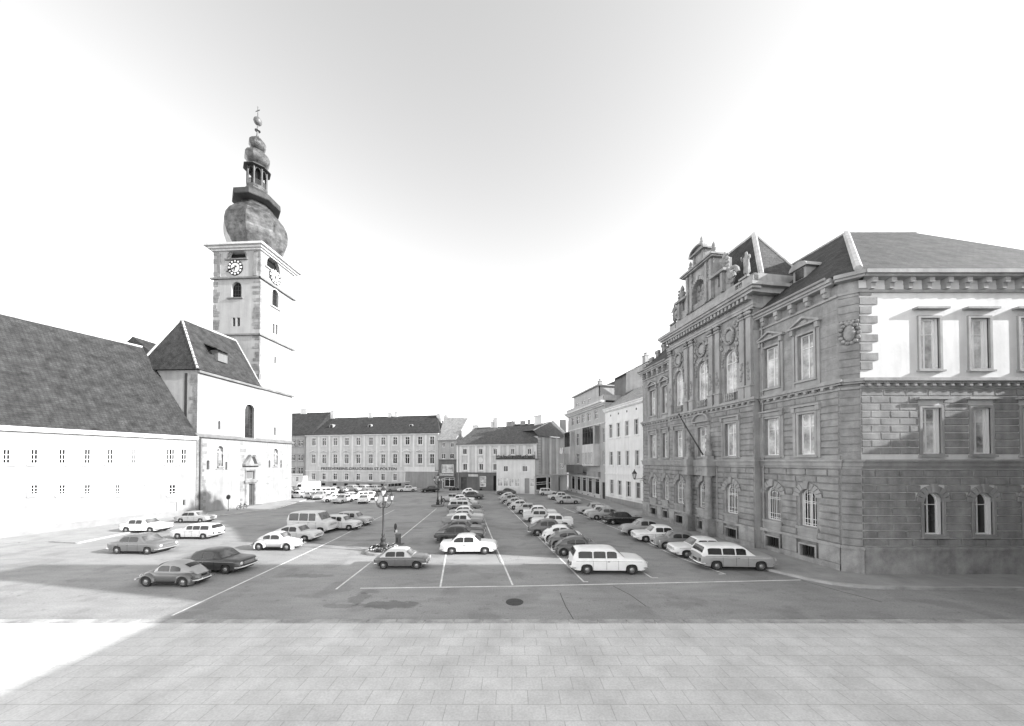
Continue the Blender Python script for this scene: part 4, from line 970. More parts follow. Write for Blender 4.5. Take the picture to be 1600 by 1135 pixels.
# string courses
m=MB(); m.box(-.25,LC+.25,-.32,.01,ZS1-.16,ZS1+.05); m.prismx([(-.32,ZS1+.05),(0,ZS1+.05),(0,ZS1+.3)],-.25,LC+.25)
m.build('string_course',stone_dark,ch); m=MB(); m.box(-.1,XT,-.35,.01,ZN-.35,ZN-.05); m.box(XT,LC+.3,-.3,.01,ZN-.3,ZN-.02); m.build('eaves_course',stone_dark,ch)
for z,p in ((ZTs,.3),(ZCl,.32)):
    m=MB()
    m.box(XT-p,LC+p,-p,.01,z-.15,z+.1); m.box(XT-p,XT+.01,-p+.01,WT+p,z-.15,z+.1); m.build('string_course',stone_dark,ch)
m=MB()
for a,b,p in ((-.75,-.5,.25),(-.5,-.2,.55),(-.2,.12,.95)): m.box(XT-p,LC+p,-p,WT+p,ZTop+a,ZTop+b)
m.build('cornice',plaster_light,ch)
# quoins
m=MB(); rr=random.Random(4)
def quoin(u,v0,v1,fr=None):
    pass
z=.1
while z<ZTop-1:
    h=rr.uniform(.35,.6)
    for xx,w in ((XT,rr.uniform(.5,1.1)),):
        if z>ZN+.3 and not any(abs(z-q)<.5 for q in (ZTs,ZCl)): 
            m.box(XT-.03,XT+w*.35,-.03,.01,z,z+h-.04)
            if rr.random()<.75: m.box(XT-.035,XT+.01,.0,rr.uniform(.6,1.3),z,z+h-.04)
            if rr.random()<.75: m.box(XT-.035,XT+.01,WT-rr.uniform(.5,1.2),WT+.03,z,z+h-.04); 
    if z<ZS1-.6:
        m.box(0-.03,rr.uniform(.7,1.4),-.03,.01,z,z+h-.04)
        if rr.random()<.5: x0=XT-3.3; m.box(x0,x0+rr.uniform(.4,1),-.015,.01,z,z+h-.05)
    if ZS1+.4<z<ZN-.6:
        m.box(-.03,.01,0,rr.uniform(.5,1.1),z,z+h-.04)
    z+=h
m.build('quoin',stone_quoin,ch)
m=MB(); 
for _ in range(46):
    x=rr.uniform(XT+1.0,LC-.5); z=rr.uniform(1.5,ZS1-1.2); m.box(x,x+rr.uniform(.2,.6),-.004,.01,z,z+rr.uniform(.12,.3))
for k in range(14): x=XT+.2+k*(LC-XT-.4)/14; m.box(x,x+.25,-.005,.01,ZS1-.2-rr.uniform(.5,1.1),ZS1-.2)
m.build('bare_stone_patch',M('stone_patch',0.25,.9,.15,2.4,.5),ch)
# bell openings' sills, clocks
def clock(mbc,fr_pts,name):
    pass
def make_clock(B,c,z,r,par):
    f=B(); n=36
    f.lathe([(r*.62,-.02),(r*.62,-.06)],(c,z),n,axis='y'); fc=f.build('clock_face',plaster_white,par)
    f=B()
    for k in range(n):
        a0=2*PI*k/n; a1=2*PI*(k+1)/n
        f.prism([(c+r*math.cos(a0),z+r*math.sin(a0)),(c+r*math.cos(a1),z+r*math.sin(a1)),(c+.6*r*math.cos(a1),z+.6*r*math.sin(a1)),(c+.6*r*math.cos(a0),z+.6*r*math.sin(a0))],-.09,.0)
    f.build('dial_ring',black,fc)
    f=B()
    for k in range(12):
        a=2*PI*k/12; f.lathe([(r*.13,-.09),(r*.13,-.12)],(c+r*.81*math.cos(a),z+r*.81*math.sin(a)),10,axis='y')
    f.build('numeral',white_paint,fc)
    f=B()
    for a,l in ((math.radians(207),1.35),(math.radians(258),.55)):
        dx,dz=math.cos(a),math.sin(a); f.tube([(c-dx*r*.3,-.16,z-dz*r*.3),(c+dx*r*l*.9,-.16,z+dz*r*l*.9)],.06,5)
    f.build('clock_hands',black,fc)
ca,cza=T_.uv(368,418.5); r_=abs(T_.z(368,406.3)-T_.z(368,430.8))/2
make_clock(TB,ca,cza,r_,ch); cb,czb=Hc.uv(429.5,433.2); make_clock(MBx,cb,czb,r_,ch)
m=MB(); m.box(bell[0]-.3,bell[1]+.3,-.2,.01,bell[2]-.15,bell[2]+.05); surround(m,bell,.16,.06,sill=False); m.build('sill',stone_trim,ch); m=MB(); m.box(tw[0][0]-.3,tw[0][1]+.3,-.2,.01,tw[0][2]-.3,tw[0][2]-.1); m.build('sill',stone_trim,ch)
m=TB(); m.box(bellA[0]-.4,bellA[1]+.3,-.25,.01,bellA[2]-.2,bellA[2]); surround(m,bellA,.16,.06,sill=False); m.build('sill',stone_dark,ch); m=TB(); m.box(towA[0][0]-.6,towA[0][1]+.3,-.2,.01,towA[0][2]-.3,towA[0][2]-.1)
m.build('sill',stone_dark,ch)
m=TB(); 
for a,b in ((T_.x(336),T_.x(341)),(T_.x(392),T_.x(398.5))): one(ch,'pilaster',stone_quoin,a,b,-.12,.01,ZCl+.3,ZTop-1.1,B=TB)
m=MB()
for a,b in ((Hc.x(405),Hc.x(407.5)),(Hc.x(447),Hc.x(451))): one(ch,'pilaster',plaster_light,a,b,-.12,.01,ZCl+.3,ZTop-1.1)
# spire
cc=Hc.w(XT+LT/2,WT/2); sp=(XT+LT/2,WT/2); zv=lambda v: zat(396,v,cc[0],cc[1])
ph=PI/8; rT=min(LT,WT)/2
def ring(name,prof,mat,smooth=35):
    m=MB(); m.lathe(prof,sp,8,ph); return m.build(name,mat,ch,smooth)
zb=ZTop+.12
def pz(lst,z0,z1): return [(r,z0+(z1-z0)*t) for r,t in lst]
zA=zv(325); 
ring('onion_dome',pz([(rT*.78,0),(rT*.8,.04),(rT*.98,.14),(rT*1.14,.26),(rT*1.22,.38),(rT*1.24,.5),(rT*1.19,.62),(rT*1.05,.74),(rT*.84,.85),(rT*.64,.94),(rT*.58,1)],zb,zA),copper)
zB=zv(304)
ring('dome_skirt',pz([(rT*.64,-.05),(rT*.92,.05),(rT*.94,.1),(rT*.92,.45),(rT*.64,.78),(rT*.48,1.0)],zA,zB),copper_dark)
zC_=zv(296); ring('lantern_base',pz([(rT*.48,0),(rT*.4,.55),(rT*.42,.7),(rT*.42,1)],zB,zC_),copper)
zD=zv(268)
m=MB(); rl=rT*.37
for k in range(8):
    a=ph+2*PI*k/8; m.tube([(sp[0]+rl*math.cos(a),sp[1]+rl*math.sin(a),zC_),(sp[0]+rl*math.cos(a),sp[1]+rl*math.sin(a),zD)],.16,6)
    a2=ph+2*PI*(k+1)/8; p0=Vector((sp[0]+rl*math.cos(a),sp[1]+rl*math.sin(a),0)); p1=Vector((sp[0]+rl*math.cos(a2),sp[1]+rl*math.sin(a2),0))
    m.tube([p0+Vector((0,0,zC_+.9)),p1+Vector((0,0,zC_+.9))],.07,5)
    for t in (.2,.35,.5,.65,.8): q=p0.lerp(p1,t); m.tube([(q.x,q.y,zC_),(q.x,q.y,zC_+.9)],.05,5)
    n=7; pts=[p0.lerp(p1,.5+.42*math.cos(PI*j/n))+Vector((0,0,zD-.9+.7*math.sin(PI*j/n))) for j in range(n+1)]
    m.tube(pts,.1,5); 
m.build('belfry_arcade',copper_dark,ch); 
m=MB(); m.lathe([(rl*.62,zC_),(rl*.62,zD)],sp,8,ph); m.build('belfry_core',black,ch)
zE_=zv(260); ring('belfry_roof',pz([(rl*1.02,-.15),(rl*1.45,-.02),(rl*1.45,.12),(rl*1.05,.6),(rl*.75,1)],zD,zE_),copper_dark)
zF=zv(236); ring('onion_bulb',pz([(rl*.72,0),(rl*1.05,.12),(rl*1.32,.32),(rl*1.33,.52),(rl*1.12,.74),(rl*.66,.91),(rl*.42,1)],zE_,zF),copper)
zG_=zv(214); ring('onion_bulb',pz([(rl*.42,0),(rl*.72,.1),(rl*.92,.32),(rl*.9,.52),(rl*.66,.72),(rl*.3,.86),(rl*.16,1)],zF,zG_),copper)
z1,z2,z3,z4=zv(206),zv(196),zv(184),zv(167)
m=MB(); m.lathe([(rl*.16,zG_),(.14,z1-.3),(.12,z1)],sp,8); m.lathe([(.1,z1),(.42,z1+.1),(.42,z1+.2),(.1,z1+.35)],sp,12); m.lathe([(.1,z1+.3),(.08,z2)],sp,8); m.ball((sp[0],sp[1],(z2+z3)/2),.62,1,1,1.05,14,10)
m.tube([(sp[0],sp[1],z3),(sp[0],sp[1],z4)],.07,5); m.tube([(sp[0]-.1,sp[1]-.45,z4-.7),(sp[0]+.1,sp[1]+.45,z4-.7)],.06,5); m.build('finial',gilt,ch,50)
# nave roof
m=MB(); ax=(xa_,yr,za_); rx=(XT+.02,yr,za_); e=.45
m.quad((-e,-e,ZN),(XT,-e,ZN),rx,ax); m.quad((-e,WN+e,ZN),(-e,-e,ZN),ax); m.quad((XT,WN+e,ZN),(-e,WN+e,ZN),ax,rx); m.quad((-e,-e,ZN),(-e,WN+e,ZN),(XT,WN+e,ZN),(XT,-e,ZN)); m.build('roof',roof_tile,ch)
m=MB(); 
for k in range(15): p=Vector(ax).lerp(Vector((-e,-e,ZN)),k/15); q=Vector(ax).lerp(Vector((-e,-e,ZN)),(k+.75)/15); m.tube([p,q],[.1,.16],6)
m.tube([ax,rx],.13,6); m.tube([ax,(-e,WN+e,ZN)],.13,6); m.tube([rx,(XT,-e,ZN)],.1,6); m.build('ridge_tiles',ridge_mat,ch)
sl=(za_-ZN)/(yr+e)
xd=Hc.x(341,545,1.3); zd=ZN+sl*(1.2+e)
m=MB(); m.box(xd-.75,xd+.75,.6,3,zd-.6,zd+.9); d_=m.build('dormer',plaster_dark,ch)
m=MB(); m.hexa([(xd-1.5,.0,zd+.75),(xd+1.5,.0,zd+.75),(xd+1.2,3.2,zd+1.9),(xd-1.2,3.2,zd+1.9),(xd-1.5,0,zd+.9),(xd+1.5,0,zd+.9),(xd+1.2,3.2,zd+2.05),(xd-1.2,3.2,zd+2.05)]); m.build('dormer_roof',roof_tile,d_)
# far nave behind
m=MB(); zf=zat(232,528,-60,50); m.prism([(0,0)]*0 or [(-14,0),(-14,ZN+2),(-14,ZN+2.01)],0,0) if False else None
y0=WN+1.0
m.box(5,XT-1,y0,y0+12,0,ZN+1.0); m.build('nave_wall',plaster_mid,ch)
m=MB(); m.quad((4.6,y0-.4,ZN+1),(XT,y0-.4,ZN+1),(XT,y0+6,zf),(4.6,y0+6,zf)); m.quad((4.6,y0+6,zf),(XT,y0+6,zf),(XT,y0+12.4,ZN+1),(4.6,y0+12.4,ZN+1)); m.quad((4.6,y0-.4,ZN+1),(4.6,y0+6,zf),(4.6,y0+12.4,ZN+1)); m.build('nave_roof',roof_tile,ch)
m=MB(); m.tube([(.35,-.14,.2),(.35,-.14,ZS1-.3)],.07,6); m.build('downpipe',metal_dark,ch)
m=MB(); m.box(-.04,.01,1.4,1.75,9,ZN-.4); m.build('downpipe',metal_dark,ch)  # no pipe: dark strip for a narrow recess, shade put in the colour
# ================================================================ low monastery wing
R0=g(305.5,804.7); dl=((974-CX)/F,1.0); n=math.hypot(*dl)
Lt=Fr(R0,d=dl); xl=Lt.x(-70,800); P0=Lt.w(xl,0)[:2]; L_=Fr(P0,R0); lw=L_.empty('parish_house','low white house with a steep tiled roof joined to the church','house')
LL=L_.L; ze=L_.z(305,684)
ops=[L_.r(a,b,702,724.8) for a,b in ((222,228.2),(260.6,273.8),(283.5,292.6),(206,214),(168,178),(132,143),(92,104),(48,61),(4,18))]+[L_.r(a,b,757.5,773) for a,b in ((222.5,229),(264.3,275.8),(180,189),(132,143),(92,104),(48,61))]
dr=L_.r(264.6,275.8,785,809); dr[2]=.12; sl_=L_.r(286,289.7,781,790)
m=MB(); wall(m,0,LL,0,ze,ops+[dr,sl_],0,.22); m.build('wall',plaster_church,lw)
for i,o in enumerate(ops): window(lw,o,.18,2 if i not in (1,) else 3,(.3,.62),.07,sur=(.15,.03))
window(lw,dr,.18,1,(.7,),.12,wood_pale,wood_pale,name='door'); window(lw,sl_,.15,1,(),.04,frame_grey,black)
m=MB(); m.box(-.1,LL,-.12,.01,0,.75); m.box(0,LL,-.06,.01,ze-3.2,ze-3.12) if False else None; m.build('plinth',M('plinth_light',0.24,.9,.15,2,.3),lw)
m=MB(); m.box(-.3,LL-.02,-.3,.01,ze-.3,ze-.12); m.box(-.4,LL-.02,-.45,.01,ze-.12,ze+.02); m.tube([(-.4,-.52,ze+.02),(LL-.1,-.52,ze+.02)],.09,6); m.build('cornice',plaster_white,lw)
N0=Fr(Hc.w(-.03,0)[:2],d=(-Hc.n[0],-Hc.n[1])); xx,zz=N0.uv(243.5,578); k_=(zz-ze)/(-xx)
yy=1.0
while yy<20:
    w=Hc.w(-.03,yy); z=ze+k_*yy
    fr=(w[0]/w[1]); 
    if z-CAMH>(721-542)/F*w[1]: break
    yy+=.05
vr=w2l(L_,Hc.w(-.03,yy,ze+k_*yy)); ve=(LL,-.45,ze); zr=vr[2]
# ridge parallel to the eave
m=MB(); rl_=(-.3,vr[1],zr); m.quad((-.3,-.45,ze),ve,vr,rl_); back=(-.3,vr[1]*2,ze); bk2=w2l(L_,Hc.w(-.03,yy*2,ze)); m.quad(rl_,vr,bk2,back); m.quad((-.3,-.45,ze),rl_,back); m.build('roof',roof_tile,lw)
m=MB(); m.quad((0,0,0),(0,vr[1]*2-.6,0),(0,vr[1]*2-.6,ze),(0,0,ze)); m.quad((-.01,0,ze),(-.01,vr[1]*2-.6,ze),(-.01,vr[1],zr-.1)); m.quad((0,vr[1]*2-.6,0),(LL,vr[1]*2-.6,0),(LL,vr[1]*2-.6,ze),(0,vr[1]*2-.6,ze)); m.build('side_wall',plaster_church,lw)
m=MB(); m.tube([rl_,vr],.13,6); m.build('ridge_tiles',ridge_mat,lw)
# small round road sign and bicycle at the church
x,y=g(356.5,800); sg=empty('road_sign',(x,y,0),math.atan2(Hc.d[1],Hc.d[0]),'round dark road sign on a thin post in front of the church wall','sign')
m=MB(); zc_=zat(356,777,x,y); m.tube([(0,0,0),(0,0,zc_+.3)],.035,6); m.build('post',metal_dark,sg)
m=MB(); m.lathe([(.32,-.02),(.32,.02)],(0,zc_),18,axis='y'); m.build('sign_disc',metal_dark,sg)
def bicycle(x,y,rz,label,group=None,mat=None):
    b=empty('bicycle',(x,y,0),rz,label,'bicycle',group)
    for s in (-.52,.52):
        m=MB(); m.tube([(s+.33*math.cos(2*PI*k/16),0,.34+.33*math.sin(2*PI*k/16)) for k in range(17)],.035,5)
        for k in range(5): a=PI*k/5; m.tube([(s-.32*math.cos(a),0,.34-.32*math.sin(a)),(s+.32*math.cos(a),0,.34+.32*math.sin(a))],.006,3)
        m.build('wheel',black,b)
    m=MB(); 
    for p in ([(-.52,0,.34),(-.1,0,.32),(.38,0,.72),(-.18,0,.75),(-.1,0,.32)],[(-.52,0,.34),(-.18,0,.75)],[(.52,0,.34),(.36,0,.85)],[(-.18,0,.75),(-.2,0,.9)]): m.tube(p,.035,5)
    m.build('frame',mat or black,b)
    m=MB(); m.tube([(.36,0,.85),(.34,0,1.0)],.018,5); m.tube([(.2,.28,.98),(.34,.12,1.02),(.34,-.12,1.02),(.2,-.28,.98)],.018,5); m.build('handlebar',zinc,b)
    m=MB(); m.ball((-.22,0,.93),.1,1.5,.8,.5,8,5); m.build('saddle',metal_dark,b); return b
x,y=g(378,796.5); bicycle(x,y,math.atan2(Hc.d[1],Hc.d[0]),'bicycle leaning by the white church wall left of the door')
# ================================================================ GROUND
def asphalt():
    m=bpy.data.materials.new('asphalt'); m.use_nodes=True; nt=m.node_tree; N=nt.nodes; K_=nt.links; b=N['Principled BSDF']; b.inputs['Roughness'].default_value=.85
    tc=N.new('ShaderNodeTexCoord')
    def noise(sc,det=6,src=None):
        n=N.new('ShaderNodeTexNoise'); n.inputs['Scale'].default_value=sc; n.inputs['Detail'].default_value=det; K_.new(src or tc.outputs['Object'],n.inputs['Vector']); return n.outputs['Fac']
    def mr(s,a,b_,c,d):
        n=N.new('ShaderNodeMapRange'); n.inputs[1].default_value=a; n.inputs[2].default_value=b_; n.inputs[3].default_value=c; n.inputs[4].default_value=d; K_.new(s,n.inputs[0]); return n.outputs[0]
    def mul(a,b_):
        n=N.new('ShaderNodeMath'); n.operation='MULTIPLY'; K_.new(a,n.inputs[0]); K_.new(b_,n.inputs[1]); return n.outputs[0]
    mp=N.new('ShaderNodeMapping'); mp.inputs['Scale'].default_value=(.5,1.6,1); mp.inputs['Rotation'].default_value=(0,0,.1); K_.new(tc.outputs['Object'],mp.inputs[0])
    out=mul(mr(noise(.16,8),.3,.7,.26,.365),mr(noise(1.1,6,mp.outputs[0]),.3,.75,.86,1.08)); out=mul(out,mr(noise(14,4),.25,.75,.80,1.16)); out=mul(out,mul(mr(noise(.45,10),.55,.62,1,.84),mr(noise(3.1,9),.62,.68,1,.8)))
    # oil and damp stains
    for u,v,rx,ry,k in ((610,945,1.35,.42,.6),(560,935,.45,.75,.72),(530,947,.9,.22,.75),(575,925,.5,.3,.75),(820,795,2.2,.5,.8),(560,845,2.2,.5,.85),(700,880,.6,.15,.7),(640,825,2.5,.6,.85),(290,880,.7,.15,.6),(480,900,1.6,.35,.75),(905,880,.9,.3,.8),(1000,850,1.0,.3,.8)):
        x,y=g(u,v); a=N.new('ShaderNodeMapping'); a.inputs['Location'].default_value=(-x/rx,-y/ry,0); a.inputs['Scale'].default_value=(1/rx,1/ry,0); K_.new(tc.outputs['Object'],a.inputs[0])
        l=N.new('ShaderNodeVectorMath'); l.operation='LENGTH'; K_.new(a.outputs[0],l.inputs[0])
        ad=N.new('ShaderNodeMath'); ad.operation='ADD'; K_.new(l.outputs['Value'],ad.inputs[0]); K_.new(mr(noise(2.2,6),.3,.7,-.4,.4),ad.inputs[1]); out=mul(out,mr(ad.outputs[0],.85,1.15,k,1))
    c=N.new('ShaderNodeCombineColor'); [K_.new(out,c.inputs[i]) for i in range(3)]; K_.new(c.outputs[0],b.inputs['Base Color'])
    bp=N.new('ShaderNodeBump'); bp.inputs['Strength'].default_value=.35; bp.inputs['Distance'].default_value=.01; K_.new(noise(40,3),bp.inputs['Height']); K_.new(bp.outputs[0],b.inputs['Normal']); return m
gm=MB(); gm.quad((-900,-300,0),(900,-300,0),(900,1500,0),(-900,1500,0)); tag(gm.build('ground',asphalt()),kind='structure')
paving=M('paving',0.34,.9,.12,2,.3,brick=(1.2,.8,.012,.8),fine=.08,flat=True)
paving_pale=M('paving_pale',.62,.9,.13,1.8,.3,brick=(.9,.6,.012,.7),fine=.1,flat=True)
kerbm=M('kerb_stone',0.42,.85,.2,3,.3)
def slab(name,pts,z0,z1,mat,flat=True):
    m=MB(); m.prismz(pts,z0,z1); o=m.build(name,mat); tag(o,kind='structure'); return o
# right pavement with its curved corner
pp=[C.w(-30.0,-3.4)[:2]]
cur=[g(u,v) for u,v in ((1180,886),(1205,893),(1235,900),(1265,907),(1300,913.5),(1340,918),(1378,920),(1460,921),(1600,922))]
edge=[B_.w(-.5,-2.6)[:2],B_.w(LB,-2.8)[:2],W_.w(LW*.5,-3.2)[:2],C.w(XF,-3.6)[:2],C.w(XF*.5,-3.7)[:2],C.w(-5.5,-3.9)[:2]]+cur[1:]
inner=[(cur[-1][0]+6,cur[-1][1]),(cur[-1][0]+6,22.6),(K[0]+.9,22.2),(K[0]+.2,K[1]+1),C.w(XF,.2)[:2],W_.w(0,.2)[:2],B_.w(LB,.2)[:2],B_.w(-.5,.2)[:2]]
slab('pavement',edge+inner,-.2,.12,paving)
def strip(name,pts,w,z0,z1,mat):
    m=MB()
    P=[Vector((p[0],p[1])) for p in pts]
    off=[]
    for i,p in enumerate(P):
        t=(P[min(i+1,len(P)-1)]-P[max(i-1,0)]).normalized(); off.append(Vector((-t.y,t.x))*w/2)
    for i in range(len(P)-1):
        a,b,c,d=P[i]+off[i],P[i]-off[i],P[i+1]-off[i+1],P[i+1]+off[i+1]
        m.hexa([(*a,z0),(*b,z0),(*c,z0),(*d,z0),(*a,z1),(*b,z1),(*c,z1),(*d,z1)])
    return tag(m.build(name,mat),kind='structure')
strip('kerb',edge,.24,-.1,.135,kerbm)
# church side pavement
le=[g(u,v) for u,v in ((120,850),(222,829),(290,812.5),(345,806),(400,799),(430,796.5),(462,786),(480,781))]
ri=[Hc.w(LC+4,.0)[:2],Hc.w(LC,.1)[:2],Hc.w(0,.1)[:2],L_.w(0,.1)[:2],(le[0][0]-3,le[0][1]+.5)]
slab('pavement',le+ri,-.2,.1,paving); strip('kerb',le,.22,-.1,.115,kerbm)
# far pavement
fe=[g(u,v) for u,v in ((470,770),(560,768.5),(640,768),(690,768.5),(713,770),(775,771),(836,771),(872,770))]
slab('pavement',fe+[Q_.w(LQ,1)[:2],H_.w(0,1)[:2],N_.w(0,1)[:2],D_.w(LD,1)[:2],D_.w(0,1)[:2]],-.2,.13,paving)
# viewer's side pavement
yv=g(800,976)[1]; slab('pavement',[(-60,-6),(60,-6),(60,yv),(-60,yv)],-.2,.12,paving_pale); [strip('kerb',[(-60+k*1.2,yv),(-60+k*1.2+1.18,yv)],.3,-.1,.14+.004*(k%3),M('kerb_pale',.42,.85,.3,3,.4,fine=.15)) for k in range(100)] if False else None
m=MB()
for k in range(100): m.box(-60+k*1.2,-60+k*1.2+R.uniform(1.14,1.185),yv-.16+R.uniform(-.006,.006),yv+.16+R.uniform(-.012,.012),-.1,.135+R.uniform(0,.012))
tag(m.build('kerb',M('kerb_pale',.4,.85,.3,3,.4,fine=.15)),kind='structure')
# painted bay lines
lm=M('line_paint',0.78,.7,.25,3,fine=.2)
def line(pts,w=.1): 
    P=[]
    for (a,b) in zip(pts,pts[1:]): P+= [g(a[0]+(b[0]-a[0])*k/6,a[1]+(b[1]-a[1])*k/6) for k in range(6)]
    P.append(g(*pts[-1])); strip('road_marking',P,w,-.02,.006,lm)
for pts in ([(269,962),(513,848),(616,797)],[(525,921),(580,878.5)],[(600,862),(682,795)],[(688,917.5),(692.5,892),(697,866)],[(801,914.5),(769.6,842.5),(752.6,801.3),(744,784)],[(912,909),(811,809.8),(786,785)],[(911,909.3),(919,909.3)],[(1132,896.8),(1059,870.6),(970,829),(880,794)],[(1123,897.2),(1134,897)],[(563,919.5),(800,916.3),(1080,910.2),(1251,906.5)],[(1006,895),(1018,902.8)],[(1018,903),(1028,903)]): line(pts)
lm=M('seam',.07,.9,.2,3)
for pts in ([(875,927),(884,948),(896,968)],[(958,916),(985,930),(1010,948)],[(1251,907),(1320,926),(1378,941)],[(450,843),(560,857),(590,864)],[(763,841),(782,880)]): line(pts,.03)
x,y=g(804,941); m=MB(); m.lathe([(.43,-.02),(.43,.008)],(0,0),24); mh=m.build('manhole_cover',M('cast_iron',.11,.6,.3,9,.8,brick=(.09,.09,.02,.4))); mh.location=(x,y,0); tag(mh,'round dark manhole cover in the asphalt at the front','manhole cover')
# ================================================================ STREET LAMPS
def lamp(x,y,label):
    t=empty('street_lamp',(x,y,0),.3,label,'street lamp','candelabra street lamps on the square')
    m=MB(); m.lathe([(.34,0),(.36,.12),(.26,.2),(.24,.5),(.28,.58),(.16,.75),(.2,.95),(.1,1.1),(.13,1.25),(.075,1.4),(.06,3.3),(.09,3.36),(.05,3.45),(.1,3.6),(.05,3.75),(.045,4.1)],(0,0),12); m.build('post',metal_dark,t,40)
    for k in range(5):
        a=2*PI*k/5; c,s=math.cos(a),math.sin(a); m=MB()
        m.tube([(.05*c,.05*s,3.35),(.25*c,.25*s,3.3),(.44*c,.44*s,3.42),(.56*c,.56*s,3.62),(.6*c,.6*s,3.8)],[.035,.03,.03,.025,.025],6)
        m.tube([(.1*c,.1*s,3.75),(.3*c,.3*s,3.65),(.38*c,.38*s,3.5),(.3*c,.3*s,3.42)],.02,5)
        ar=m.build('arm',metal_dark,t); a1=MB(); b1=MB(); lantern(a1,b1,(.6*c,.6*s,3.85),.78); a1.build('lantern_frame',metal_dark,ar); b1.build('lamp_glass',M('lamp_glass',.7,.3,.05),ar)
    a1=MB(); b1=MB(); lantern(a1,b1,(0,0,4.2),.95); a1.build('lantern_frame',metal_dark,t); b1.build('lamp_glass',MATS['lamp_glass'],t); return t
x,y=g(598.5,862); lamp(x,y,'tall dark candelabra lamp with white lanterns standing in a round flower bed')
x2,y2=g(684,791.5); lamp(x2,y2,'farther candelabra lamp on a low round base near the head of the middle car row')
fb=empty('flower_bed',(x,y,0),0,'round stone edged flower bed around the foot of the nearer lamp','flower bed')
m=MB(); m.lathe([(1.25,0),(1.25,.16),(1.08,.18),(1.05,.1)],(0,0),26); m.build('stone_rim',concrete,fb)
m=MB()
for k in range(26):
    a=R.uniform(0,6.28); q=R.uniform(.4,1.0); leaves(m,(q*math.cos(a),q*math.sin(a),.25),.2,40,.06)
tag(m.build('plants',leaf2,fb),kind='stuff')
m=MB()
for k in range(60): a=R.uniform(0,6.28); q=R.uniform(.4,1.05); m.ball((q*math.cos(a),q*math.sin(a),R.uniform(.3,.42)),R.uniform(.03,.06),1,1,.6,6,4)
tag(m.build('blossoms',white_paint,fb),kind='stuff')
x2b=empty('lamp_island',(x2,y2,0),0,'low dark round kerbed island under the farther lamp','traffic island'); m=MB(); m.lathe([(.95,0),(.95,.2),(.85,.24)],(0,0),22); m.build('stone_rim',stone_dark,x2b)
# ticket post and box
x,y=g(622,851); kp=empty('ticket_machine',(x,y,0),.1,'small grey cabinet beside a post with a dark rounded head behind the two tone car','ticket machine')
m=MB(); m.box(-.19,.19,-.15,.15,.06,.78); m.box(-.22,.22,-.17,.17,.78,.86); cb_=m.build('cabinet',M('cabinet_grey',.13,.6,.1),kp); m=MB(); m.box(-.1,.0,-.165,-.15,.2,.6); m.build('panel',metal_dark,cb_)
m=MB(); m.box(-.42,.42,-.28,.28,0,.06); m.build('base',stone_dark,kp)
m=MB(); m.tube([(-.22,0,.05),(-.22,0,1.1)],.035,6); m.build('post',zinc_light,kp)
m=MB(); m.ball((-.22,0,1.45),.13,.9,.7,2.1,10,8); m.ball((-.24,0,1.08),.1); m.build('head',metal_dark,kp); m=MB(); m.box(-.2,-.06,-.08,.08,1.0,1.18); m.build('light_panel',white_paint,kp)
for u,v,h,lab in ((689.5,790,1.5,'thin dark bollard just right of the farther lamp'),(693.5,790,.9,'short grey bollard between the farther lamp and the car row')):
    x,y=g(u,v); m=MB(); m.lathe([(.12,0),(.1,.1),(.09,h*.85),(.11,h*.9),(.03,h)],(0,0),10); o=m.build('bollard',metal_dark if h>1 else concrete); o.location=(x,y,0); tag(o,lab,'bollard')
# ================================================================ off-frame neighbours that throw the long shadows
def block(name,x0,x1,y0,y1,h,label,mat=plaster_light):
    t=empty(name,(x0,y0,0),0,label,'building'); m=MB(); w,d=x1-x0,y1-y0; m.box(0,w,0,d,0,h); m.build('wall',mat,t); m=MB(); m.box(-.3,w+.3,-.3,d+.3,h,h+.25)
    m.box(-.05,w+.05,-.05,d+.05,h*.3,h*.3+.2); m.build('cornice',plaster_white,t); 
    for k in range(int(w/3.2)):
        for z in range(1,int(h/3.6)): m=MB(); m.box(1+k*3.2,2.2+k*3.2,-.04,d+.04,z*3.6,z*3.6+1.9); m.build('window',glass,t)
    return t
block('tenement',26,70,8.1,10.4,24,'tall tenement across the side street from the courthouse')
block('tenement',19.6,25.8,-12,10.2,14.3,'lower tenement on the viewer side of the square')
block('tenement',42,54,12.5,30,15.8,'plain tenement closing the side street')
block('townhouse',9,25,94,102,10,'grey house closing the narrow street between the gabled house and the tall block',plaster_grey)
# ================================================================ CARS
def paint(name,v,rough=.28):
    m=bpy.data.materials.new(name); m.use_nodes=True; b=m.node_tree.nodes['Principled BSDF']; b.inputs['Base Color'].default_value=(v,v,v,1); b.inputs['Roughness'].default_value=rough
    b.inputs['Coat Weight'].default_value=.4; b.inputs['Coat Roughness'].default_value=.12
    nt=m.node_tree; tc=nt.nodes.new('ShaderNodeTexCoord'); n=nt.nodes.new('ShaderNodeTexNoise'); n.inputs['Scale'].default_value=2.5; n.inputs['Detail'].default_value=6; nt.links.new(tc.outputs['Object'],n.inputs['Vector'])
    r=nt.nodes.new('ShaderNodeMapRange'); r.inputs[3].default_value=v*.86; r.inputs[4].default_value=v*1.08; nt.links.new(n.outputs['Fac'],r.inputs[0]); c=nt.nodes.new('ShaderNodeCombineColor'); [nt.links.new(r.outputs[0],c.inputs[i]) for i in range(3)]; nt.links.new(c.outputs[0],b.inputs['Base Color'])
    r2=nt.nodes.new('ShaderNodeMapRange'); r2.inputs[3].default_value=rough*.8; r2.inputs[4].default_value=rough*1.6; nt.links.new(n.outputs['Fac'],r2.inputs[0]); nt.links.new(r2.outputs[0],b.inputs['Roughness']); return m
